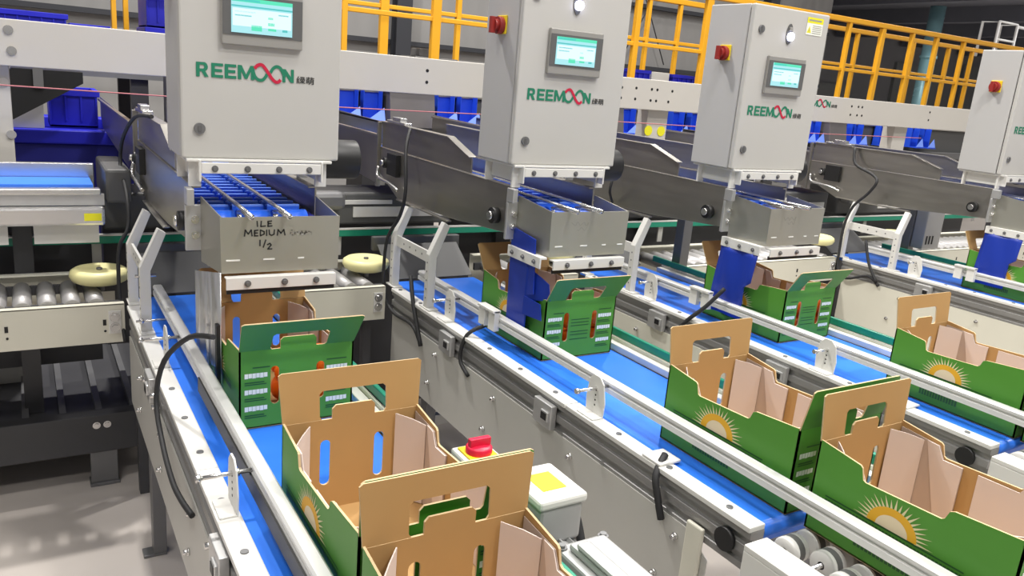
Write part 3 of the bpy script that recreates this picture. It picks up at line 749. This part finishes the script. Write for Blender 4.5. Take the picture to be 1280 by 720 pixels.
# ------------------------------------------------------------------ emergency switch and gear motor between lanes
r = thing('emergency_switch', (.83, 1.40, .62), 'red rotary switch on a yellow plate on a white box beside the near lane', 'switch')
MB().box(.785, .875, 1.345, 1.455, .70, .785).build('switch_box', 'white_paint', r, bevel=.006)
MB().box(.795, .865, 1.358, 1.442, .785, .790).build('yellow_plate', 'yellow_plastic', r, bevel=.003)
k = MB().lathe((.830, 1.405, .790), (0,0,1), [(0, .030), (.012, .030), (.016, .027), (.018, .0)], 28); k.box(.804, .856, 1.398, 1.412, .806, .824)
k.build('red_knob', 'red_plastic', r, bevel=.002)
MB().box(.742, .79, 1.38, 1.42, .66, .70).build('bracket', 'white_paint', r)
r = thing('gear_motor', (.88, 1.05, .55), 'grey gear motor with yellow-labelled terminal box beside the near lane', 'motor')
tbx = MB().box(.785, .885, 1.085, 1.21, .745, .825).build('terminal_box', 'motor_grey', r, bevel=.008)
MB().box(.780, .890, 1.080, 1.215, .825, .845).build('terminal_lid', 'white_paint', tbx, bevel=.006)
MB().box(.808, .862, 1.115, 1.180, .8452, .8465).build('yellow_label', 'tag_yellow', tbx)
mm = MB().cyl((.838, 1.22, .695), (.838, 1.00, .695), .052, 24)
for k in range(16):
    a = 2*PI*k/16; c, s_ = math.cos(a), math.sin(a)
    mm.plate([[(.048, 0), (.060, 0), (.060, .17), (.048, .17)]], (.838, 1.21, .695), (c, 0, s_), (0, -1, 0), (-s_, 0, c), .004)
mm.cyl((.838, 1.25, .695), (.838, 1.22, .695), .058, 24)
mm.build('motor_body', 'motor_grey', r)
gb = MB().box(.785, .895, .80, 1.03, .660, .785); gb.box(.80, .88, .82, 1.01, .785, .800)
gb.box(.80, .83, .84, .99, .800, .812)
gb.build('gearbox', 'motor_grey', r, bevel=.008)
bolts(r, [(.793, .81, .785), (.887, .81, .785), (.887, 1.02, .785), (.793, 1.02, .785)], 'dark_steel', .007, .008, (0,0,1))
MB().box(.742, .787, .84, .96, .67, .74).build('mounting_foot', 'motor_grey', r, bevel=.004)
cb = MB().tube([(.888, 1.18, .79), (.915, 1.18, .785), (.925, 1.15, .74), (.92, 1.11, .67), (.90, 1.09, .61), (.82, 1.09, .60)], .009, 8)
cb.build('motor_cable', 'rubber', r)

# ------------------------------------------------------------------ cables
def cable(pts, r_, label):
    tag(MB().tube(pts, r_, 8).build('cable', 'rubber', origin=pts[0]), label, 'cable', 'black cables')
cable([(.356, 2.79, 1.388), (.330, 3.0, 1.368), (.315, 3.25, 1.27), (.305, 3.27, 1.17), (.30, 3.05, 1.10), (.295, 2.98, 1.0), (.262, 2.96, .93), (.255, 2.95, .80), (.255, 2.90, .70), (.258, 2.84, .63)], .0065, 'black cable looping from the leftmost steel conveyor down past the yellow disc')
cable([(.34, 1.78, .985), (.305, 1.88, .955), (.262, 1.97, .87), (.245, 2.0, .76), (.243, 1.90, .69), (.243, 1.76, .66), (.250, 1.68, .65), (.262, 1.62, .642)], .0065, 'black cable arching over the near lane frame at left')
cable([(1.30, 2.92, 1.375), (1.26, 2.86, 1.30), (1.24, 2.80, 1.15), (1.235, 2.83, 1.05), (1.218, 2.90, .95), (1.215, 2.92, .83), (1.212, 2.90, .72), (1.212, 2.80, .67), (1.212, 2.62, .675), (1.214, 2.55, .63)], .007, 'black cable hanging from the second steel conveyor beside the white stand')
cable([(1.235, 2.70, .84), (1.218, 2.64, .78), (1.212, 2.59, .71), (1.21, 2.53, .62)], .008, 'short black cable inside the second white stand')
cable([(1.28, 2.19, .80), (1.225, 2.21, .765), (1.21, 2.22, .68), (1.212, 2.16, .64)], .007, 'short black cable crossing the second lane frame above the grey side panel')
cable([(1.255, 1.26, .772), (1.21, 1.235, .74), (1.207, 1.215, .69), (1.211, 1.20, .645)], .009, 'short black cable over the second lane frame near its bracket, lower middle')
cable([(2.235, 2.06, .90), (2.19, 2.10, .82), (2.157, 2.15, .755), (2.150, 2.19, .70)], .008, 'thin black cable rising from the third lane frame beside the blue curtain')
cable([(2.245, 2.80, 1.28), (2.20, 2.765, 1.20), (2.20, 2.77, 1.15), (2.245, 2.80, 1.10)], .006, 'black cable loop on the side of the third steel conveyor')
cable([(4.075, 2.95, 1.375), (4.05, 2.91, 1.29), (4.03, 2.78, 1.25), (4.0, 2.72, 1.217), (4.0, 2.76, 1.145), (3.99, 2.83, 1.06), (3.985, 2.86, .95), (3.985, 2.86, .81), (3.98, 2.845, .70), (3.98, 2.78, .655), (3.985, 2.65, .70), (3.99, 2.58, .66)], .008, 'long black cable curling down from the rightmost steel conveyor')
cable([(4.0, 2.716, .89), (3.985, 2.66, .77), (3.98, 2.59, .68)], .008, 'short thick black cable hanging inside the rightmost white stand')

# ------------------------------------------------------------------ transverse roller conveyor and guide discs
ROLL = [(-1.3, .262, 'cream roller conveyor with grey rollers at the left edge'),
        (.80, 1.205, 'short cream roller conveyor between the first and second lanes'),
        (1.76, 2.150, 'short cream roller conveyor between the second and third lanes'),
        (2.72, 3.985, 'cream roller conveyor between the third and rightmost lanes'),
        (4.56, 6.2, 'cream roller conveyor beyond the rightmost lane')]
for xa, xb, lab in ROLL:
    r = thing('roller_conveyor', ((xa+xb)/2, 3.03, 0), lab, 'conveyor', 'transverse roller conveyors')
    f = MB().box(xa, xb, 2.868, 2.873, .622, .757); f.box(xa, xb, 2.868, 2.895, .754, .758)
    f.build('front_panel', 'cream_paint', r)
    f = MB().box(xa, xb, 3.20, 3.205, .622, .79); f.box(xa, xb, 3.17, 3.205, .788, .792)
    f.build('rear_panel', 'cream_paint', r)
    x = xa+.10
    while x < xb-.05:
        MB().box(x-.005, x+.005, 2.8665, 2.869, .685, .705).build('panel_slot', 'black_plastic', r); holes(r, [(x+.001, 2.869, .665)], .004, (0, -.0025, 0)); x += .28
    x = xa+.06
    while x < xb-.04:
        MB().cyl((x, 2.90, .742), (x, 3.165, .742), .029, 18).build('roller', 'roller_grey', r)
        x += .071
    for x in ((xa+.05, xb+.045) if xa < 0 else (xa+.03, xb-.05)):
        MB().box(x-.012, x+.02, 2.93, 2.97, .0, .69).build('leg', 'dark_paint', r)
    pl = MB().box(xb-.05, xb-.012, 2.862, 2.868, .655, .735).build('end_plate', 'white_paint', r, bevel=.001)
    bolts(pl, [(xb-.031, 2.862, .715), (xb-.031, 2.862, .677)], 'bright_steel', .011, .008)
    MB().box(xa, xb, 2.90, 2.915, .725, .758).box(xa, xb, 3.150, 3.165, .725, .758).build('drive_strip', 'dark_paint', r)
DISC = [(.205, 3.06, 'pale yellow guide disc at left beside the black cable'), (1.185, 3.04, 'pale yellow guide disc between the first hopper and the second white stand'),
        (2.14, 3.05, 'pale yellow guide disc behind the second hopper'), (3.93, 2.98, 'pale yellow guide disc right of the third hopper'), (4.70, 2.98, 'pale yellow guide disc behind the rightmost white stand')]
for x, y, lab in DISC:
    z = .80 if x < 3 else .83
    r = thing('guide_disc', (x, y, z-.04), lab, 'guide disc', 'pale yellow guide discs')
    R = .096
    MB().lathe((x, y, z), (0,0,1), [(-.012, 0), (-.012, R-.022), (-.004, R-.008), (.012, R), (.028, R-.004), (.036, R-.016), (.036, R-.028), (.030, R-.040), (.030, .02), (.031, 0)], 40).build('disc', 'disc_yellow', r)
    MB().cyl((x, y, z+.029), (x, y, z+.038), .010, 6).build('hub_bolt', 'dark_steel', r)
    MB().cyl((x, y, z-.045), (x, y, z), .014, 12).build('spindle', 'dark_steel', r)

g = thing('guard_rail', (1.5, 3.28, .8), 'long green topped guard strip running behind the roller conveyors', 'guard rail')
MB().box(-1.3, 6.2, 3.275, 3.290, .875, .905).build('green_strip', 'green_strip', g, bevel=.003)
MB().box(-1.3, 6.2, 3.273, 3.292, .905, .911).build('strip_cap', 'white_paint', g)
for x in (-.4, .215, .95, 1.15, 2.05, 3.0, 3.9, 4.8, 5.6):
    MB().box(x-.016, x+.016, 3.292, 3.300, .79, .905).build('bracket', 'grey_skirt', g)

# upper transfer conveyor on the left, dark machine housings between the lanes
r = thing('transfer_conveyor', (-.5, 3.25, 0), 'raised steel belt conveyor with narrow blue belt at the left edge', 'conveyor')
MB().box(-1.3, .205, 3.16, 3.34, 1.10, 1.115).build('belt', 'belt_blue', r)
MB().box(-1.3, .222, 3.345, 3.375, 1.06, 1.165).build('rear_rail', 'bright_steel', r, bevel=.003)
f = MB().box(-1.3, .225, 3.10, 3.15, 1.088, 1.108); f.build('front_rail', 'bright_steel', r, bevel=.004)
MB().box(-1.3, .235, 3.112, 3.12, 1.05, 1.09).build('front_panel', 'aluminium', r)
f = MB().box(-1.3, .235, 3.085, 3.13, .982, 1.048).build('lower_rail', 'bright_steel', r, bevel=.01)
MB().box(.168, .222, 3.0835, 3.0855, 1.0, 1.026).build('yellow_tag', 'tag_yellow', f)
for x in (-1.15, -.02, ):
    MB().box(x-.03, x+.03, 3.22, 3.28, .252, 1.10).build('leg', 'dark_paint', r)
MB().box(-1.3, .225, 3.385, 3.395, .38, 1.06).build('rear_cover', 'dark_paint', r)
MB().box(.015, .215, 3.135, 3.145, .912, .974).build('white_cover', 'white_paint', r)
MB().box(-.9, -.06, 3.135, 3.145, .912, .974).build('white_cover', 'white_paint', r)
hol = HL = None
for xa, xb, lab in ((.243, .75, 'dark grey machine housing behind the leftmost white stand'), (.80, 1.7, 'dark grey machine housing behind the second white stand with a yellow tag'),
                    (1.75, 2.65, 'dark grey machine housing behind the third lane'), (2.70, 4.4, 'dark grey machine housing behind the rightmost stand'), (4.5, 6.2, 'dark grey machine housing beyond the rightmost lane')):
    r = thing('machine_housing', ((xa+xb)/2, 3.45, 0), lab, 'machine housing', 'dark machine housings')
    h = MB().box(xa, xb, 3.31, 3.55, .92, 1.06); h.box(xa, xa+.085, 3.15 if xa < .5 else 3.32, 3.55, 1.05, 1.17 if xa < .5 else 1.09)
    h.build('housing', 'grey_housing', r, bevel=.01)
    h = MB().box(xa+.26, xb-.05, 3.40, 3.54, .0, .92); h.box(xa+.005, xa+.26, 3.44, 3.54, .42, .92); h.build('pedestal', 'dark_paint', r)
    if xa > .5:
        MB().box(xa+.42, xb-.04, 3.302, 3.309, .955, 1.0).build('white_cover', 'white_paint', r)
        MB().box(xa+.36, xb-.30, 3.30, 3.308, 1.012, 1.03).build('white_cover', 'white_paint', r)
        h = MB().box(xa, xa+.36, 3.22, 3.305, 1.0, 1.075).build('drive_cover', 'dark_steel', r, bevel=.02)
        MB().box(xa+.14, xa+.20, 3.2185, 3.2205, 1.02, 1.055).build('yellow_tag', 'tag_yellow', h)

# low dark frame at the left, on the floor
r = thing('low_conveyor_frame', (-.5, 3.25, 0), 'low dark grey conveyor frame standing on the floor at left', 'frame')
MB().box(-1.4, .46, 3.05, 3.11, .135, .285).build('front_beam', 'dark_paint', r, bevel=.004)
MB().box(-1.4, .46, 3.95, 4.01, .135, .285).build('rear_beam', 'dark_paint', r, bevel=.004)
MB().box(-1.4, .46, 3.11, 3.95, .24, .25).build('bed', 'dark_paint', r)
for x in [-1.36+.118*k for k in range(16)]:
    MB().box(x, x+.022, 3.11, 3.95, .25, .275).build('cross_bar', 'dark_steel', r)
MB().box(-1.4, .46, 4.02, 4.04, .10, .42).build('rear_board', 'dark_paint', r)
for x in (.145, -1.0):
    for yy in (3.055, 3.90):
        l = MB().box(x, x+.09, yy, yy+.05, .012, .20); l.box(x-.005, x+.095, yy-.01, yy+.06, 0, .012); l.build('leg', 'dark_steel', r, bevel=.002)
bolts(r, [(.17, 3.05, .245), (.205, 3.05, .245)], 'bright_steel', .009, .006)

# ------------------------------------------------------------------ sorter beyond the beam
r = thing('fruit_sorter', (4.8, 5.1, 0), 'long dark fruit sorting machine in the shade beyond the white beam', 'sorting machine')
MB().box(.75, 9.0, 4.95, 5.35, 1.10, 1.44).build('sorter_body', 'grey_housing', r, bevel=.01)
MB().box(.75, 9.0, 4.84, 4.95, 1.16, 1.22).build('apron', 'dark_steel', r)
MB().box(.75, 9.0, 4.92, 5.36, 1.44, 1.46).build('top_plate', 'stainless', r)
for x in (.9, 1.9, 3.8, 5.7, 7.6):
    MB().box(x, x+.12, 5.0, 5.3, 0, 1.10).build('leg', 'dark_paint', r)
XT = [.95, 1.10, 1.68, 1.84, 2.35, 2.52, 3.30, 3.45, 3.9, 4.4, 4.6, 5.93, 6.05, 6.50, 6.66, 7.05, 7.55, 7.75]
MW = MB()
for k, x in enumerate(XT):
    t = thing('sorter_tray', (x+.07, 4.86, 1.22), 'bright blue tipping tray of the sorter under the white beam', 'tray', 'blue sorter trays')
    b_ = MB().box(x, x+.125, 4.93, 4.936, 1.27, 1.50); b_.box(x, x+.125, 4.78, 4.936, 1.262, 1.27)
    b_.box(x, x+.004, 4.86, 4.936, 1.27, 1.50); b_.box(x+.121, x+.125, 4.86, 4.936, 1.27, 1.50)
    b_.build('tray_back', 'tray_blue', t)
    MB().plate([[(0, 0), (.12, 0), (.12, .085)]], (x, 4.79, 1.272), (1,0,0), (0,.3,.95), (0,-.95,.3), .004).build('tray_gusset', 'tray_blue_lit', t)
for x0, x1, lab in ((1.99, 2.30, 'steel hood with bright top edge between blue trays, left of the second cabinet'), (3.62, 3.86, 'steel hood with a small white sticker, right of the second cabinet'), (6.22, 6.46, 'steel hood between blue trays right of the third cabinet')):
    t = thing('steel_hood', ((x0+x1)/2, 4.8, 1.22), lab, 'hood', 'steel hoods on the sorter')
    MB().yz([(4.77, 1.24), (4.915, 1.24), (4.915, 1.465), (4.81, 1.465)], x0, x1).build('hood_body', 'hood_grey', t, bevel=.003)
    MB().box(x0-.01, x1+.01, 4.80, 4.918, 1.465, 1.475).build('hood_lip', 'bright_steel', t)
    if x0 > 3 and x0 < 4: MB().plate([[(.05, .06), (.16, .06), (.16, .10), (.05, .10)]], (x0, 4.767, 1.24), (1,0,0), (0,.171,.985), (0,-.985,.171), .002).build('sticker', 'print_white', t)

# blue bins and crates at the left
r = thing('pallet_bin', (.1, 4.7, 0), 'large dark blue pallet bin with bright rim behind the left conveyors', 'bin')
f = MB().box(-.75, .50, 4.60, 4.66, .35, 1.10); f.box(-.75, .50, 5.4, 5.46, .35, 1.10); f.box(-.75, -.69, 4.66, 5.4, .35, 1.10); f.box(.44, .50, 4.66, 5.4, .35, 1.10); f.box(-.75, .5, 4.6, 5.46, .15, .36)
f.build('bin_wall', 'bin_blue', r, bevel=.008)
f = MB().box(-.78, .53, 4.57, 4.68, 1.10, 1.17); f.box(-.78, .53, 5.38, 5.49, 1.10, 1.17); f.box(-.78, -.67, 4.68, 5.38, 1.10, 1.17); f.box(.42, .53, 4.68, 5.38, 1.10, 1.17)
f.build('bin_rim', 'crate_blue', r, bevel=.008)
for x in (-.65, -.2, .3): MB().box(x, x+.1, 4.62, 5.44, 0, .15).build('foot', 'bin_blue', r)
def crate(x0, x1, y0, y1, z0, z1, label, group=None):
    r = thing('plastic_crate', ((x0+x1)/2, (y0+y1)/2, z0), label, 'crate', group)
    t = .012
    w = MB().box(x0, x1, y0, y0+t, z0, z1); w.box(x0, x1, y1-t, y1, z0, z1); w.box(x0, x0+t, y0+t, y1-t, z0, z1); w.box(x1-t, x1, y0+t, y1-t, z0, z1); w.box(x0, x1, y0, y1, z0, z0+t)
    n_ = max(3, int((x1-x0)/.06))
    for k in range(n_+1):
        xx = x0 + (x1-x0-.01)*k/n_; w.box(xx, xx+.01, y0-.010, y0, z0+.03, z1-.03)
    w.build('crate_wall', 'crate_blue', r, bevel=.002)
    m = MB().box(x0-.012, x1+.012, y0-.015, y0+.002, z1-.03, z1); m.box(x0-.012, x1+.012, y1-.002, y1+.015, z1-.03, z1); m.box(x0-.012, x0+.002, y0, y1, z1-.03, z1); m.box(x1-.002, x1+.012, y0, y1, z1-.03, z1)
    m.build('crate_rim', 'crate_blue', r, bevel=.003)
crate(.125, .34, 4.66, 4.95, 1.175, 1.36, 'ribbed blue crate standing on the pallet bin under the beam at left')
crate(-.38, .01, 5.0, 5.3, 1.175, 1.40, 'blue crate at the back of the pallet bin, left edge')
cb_ = MB().xz([(-.06, 1.235), (.10, 1.235), (.10, 1.30), (.02, 1.33), (-.06, 1.27)], 4.60, 4.62)
cb_.box(-.06, .10, 4.60, 4.75, 1.172, 1.235)
tag(cb_.build('white_carton', 'white_paint', origin=(0, 4.7, 1.172)), 'pale grey block on the pallet bin rim at left', 'box')
ch = thing('black_chute', (.05, 4.4, 1.3), 'dark slanting belt chute under the beam at far left', 'chute')
MB().plate([[(-.18, 1.22), (-.05, 1.22), (.26, 1.41), (.26, 1.46), (-.02, 1.46), (-.12, 1.36)]], (0, 4.3, 0), (1,0,0), (0,0,1), (0,1,0), .22).build('chute_belt', 'black_plastic', ch)
MB().box(.06, .10, 4.28, 4.30, 1.38, 1.50).build('hanger', 'dark_steel', ch)

# ------------------------------------------------------------------ catwalk: two yellow handrails, deck, crates on it
def handrail(y, posts, x0, x1, ztop, zmid, label, pw):
    r = thing('handrail', ((x0+x1)/2, y, 1.45), label, 'handrail', 'yellow handrails')
    MB().box(x0, x1, y-.028, y+.028, ztop-.05, ztop).build('top_rail', 'rail_yellow', r, bevel=.006)
    for z in zmid: MB().box(x0, x1, y-.016, y+.016, z-.034, z).build('middle_rail', 'rail_yellow', r, bevel=.005)
    for x, w in posts:
        if x > 6: w *= .8
        MB().box(x-w*.8, x+w*.8, y-.024, y+.024, 1.46, ztop-.05).build('post', 'rail_yellow', r, bevel=.004)
handrail(5.6, [(.52, .017), (1.956, .025), (2.654, .042), (4.53, .032), (5.33, .045), (6.25, .03), (7.28, .03), (7.83, .045), (8.35, .03), (8.8, .035), (9.33, .03), (10.3, .03)], .5, 11.0, 2.475, (1.985,), 'near yellow handrail of the raised catwalk behind the beam', .03)
handrail(6.4, [(.67, .02), (2.57, .045), (3.24, .026), (5.31, .022), (5.71, .022), (7.1, .02), (8.5, .03), (9.6, .03), (10.36, .035), (10.9, .03), (11.4, .03)], .5, 11.8, 2.49, (2.09,), 'far yellow handrail of the raised catwalk', .03)
r = thing('catwalk', (5.5, 6.0, 0), 'grey catwalk deck between the two yellow handrails', 'catwalk')
MB().box(.3, 12.0, 5.55, 6.45, 1.40, 1.46).build('deck', 'dark_steel', r)
for x in (.6, 3.0, 5.6, 8.2, 10.8):
    for y in (5.6, 6.35): MB().box(x, x+.1, y, y+.06, 0, 1.40).build('column', 'dark_paint', r)
crate(4.55, 4.86, 5.75, 6.1, 1.46, 1.765, 'blue crate on the catwalk left of the white box')
crate(5.14, 5.50, 5.75, 6.1, 1.46, 1.755, 'blue crate on the catwalk right of the white box', )
crate(5.53, 5.90, 5.78, 6.1, 1.46, 1.735, 'blue crate on the catwalk beside the third cabinet')
r = tag(MB().box(4.90, 5.11, 5.76, 6.0, 1.46, 1.76).build('white_box', 'white_paint', origin=(5.0, 5.88, 1.46), bevel=.006), 'white box between blue crates on the catwalk', 'box')
tag(MB().box(2.56, 2.92, 5.72, 6.0, 1.46, 1.70).box(2.60, 2.70, 5.74, 5.9, 1.70, 1.76).build('dark_case', 'bezel_dark', origin=(2.74, 5.86, 1.46), bevel=.006), 'dark metal case on the catwalk behind the beam, left of the second cabinet', 'case')
# crates stacked at the top left, beyond the beam
crate(-.35, .27, 5.70, 6.1, 1.46, 1.745, 'blue crate with a raised lip on the catwalk at top left')
crate(.30, .50, 5.75, 6.1, 1.46, 1.70, 'low blue crate beside the two yellow posts at top left')
crate(.72, 1.35, 5.75, 6.15, 1.46, 1.72, 'lower blue crate of the stack behind the leftmost cabinet')
crate(.72, 1.35, 5.75, 6.15, 1.722, 1.98, 'upper blue crate of the stack behind the leftmost cabinet')
# extend deck under the left crates
r = thing('crate_shelf', (-.2, 5.9, 0), 'dark steel shelf carrying blue crates at top left', 'shelf')
MB().box(-1.0, .28, 5.65, 6.2, 1.42, 1.46).build('shelf_board', 'dark_steel', r)
for x in (-.95, .15): MB().box(x, x+.06, 5.7, 5.76, 0, 1.42).build('leg', 'dark_paint', r)

# far things
r = thing('ladder', (12.8, 7.0, 0), 'white tubular ladder top beyond the handrail at upper right', 'ladder')
for x in (12.45, 12.95):
    MB().tube([(x, 7.0, 0), (x, 7.0, 2.99), (x+.0, 7.25, 3.0), (x, 7.25, 2.5)], .022, 8, smooth_pts=False).build('stile', 'ladder_white', r)
for k in range(12): MB().cyl((12.45, 7.0, .25+k*.25), (12.95, 7.0, .25+k*.25), .016, 8).build('rung', 'ladder_white', r)
MB().tube([(12.95, 7.0, 2.97), (13.6, 7.0, 2.97), (13.6, 7.0, 2.5)], .022, 8, smooth_pts=False).build('hand_loop', 'ladder_white', r)
r = thing('downpipe', (14.0, 9.6, 0), 'pale blue-green vertical pipe in the dim hall beyond the handrail', 'pipe')
MB().cyl((14.0, 9.0, 0), (14.0, 9.0, 3.44), .13, 20).build('pipe_tube', 'pipe_blue', r)
for z in (1.6, 2.55): MB().cyl((14.0, 9.0, z), (14.0, 9.0, z+.05), .15, 20).build('pipe_collar', 'pipe_blue', r)

# ------------------------------------------------------------------ light
def area(name, loc, sx, sy, power, col=(1, .97, .92)):
    l = bpy.data.lights.new(name, 'AREA'); l.shape = 'RECTANGLE'; l.size = sx; l.size_y = sy; l.energy = power; l.color = col
    o = bpy.data.objects.new(name, l); COL.objects.link(o); o.location = loc
    return o
k = 0
for x in (-1.2, 1.4, 4.0, 6.8):
    for y in (-1.6, 1.0, 3.6):
        area('ceiling_lamp', (x, y, 5.2), .9, .5, 66 if y < 3 else 40)
area('high_bay_lamp', (.35, 4.7, 6.2), .24, .24, 330); area('high_bay_lamp', (4.6, 4.7, 6.2), .24, .24, 300); area('high_bay_lamp', (2.2, -.8, 6.2), .28, .28, 180)
area('ceiling_lamp', (3.0, 7.2, 5.6), 1.2, .5, 45); area('ceiling_lamp', (7.5, 7.2, 5.6), 1.2, .5, 40)
area('ceiling_lamp', (14.0, 4.0, 5.6), 1.2, .5, 260); area('ceiling_lamp', (19.0, 4.0, 5.6), 1.2, .5, 300); area('ceiling_lamp', (25.0, 4.0, 5.6), 1.2, .5, 300)  # unseen lamps added to brighten the dim far end of the hall
w = bpy.data.worlds.new('hall'); SC.world = w; w.use_nodes = True
bg = w.node_tree.nodes['Background']; bg.inputs['Color'].default_value = (1, .985, .965, 1); bg.inputs['Strength'].default_value = .36

# ------------------------------------------------------------------ camera
yaw, pit, rol, fpx = 0.55984381, 0.25629198, 0.08556125, 998.313
f = V((math.sin(yaw)*math.cos(pit), math.cos(yaw)*math.cos(pit), -math.sin(pit)))
rt = V((math.cos(yaw), -math.sin(yaw), 0)); up = rt.cross(f)
r2 = math.cos(rol)*rt + math.sin(rol)*up; u2 = -math.sin(rol)*rt + math.cos(rol)*up
M = Matrix(((r2.x, u2.x, -f.x, 0), (r2.y, u2.y, -f.y, 0), (r2.z, u2.z, -f.z, 1.6), (0, 0, 0, 1)))
cd = bpy.data.cameras.new('camera'); cd.sensor_width = 36; cd.lens = 36*fpx/1280; cd.clip_start = .05
co = bpy.data.objects.new('camera', cd); COL.objects.link(co); co.matrix_world = M
SC.camera = co
SC.view_settings.view_transform = 'Standard'; SC.view_settings.look = 'None'
SC.view_settings.exposure = -0.2; SC.view_settings.gamma = 1.0; SC.view_settings.use_curve_mapping = False
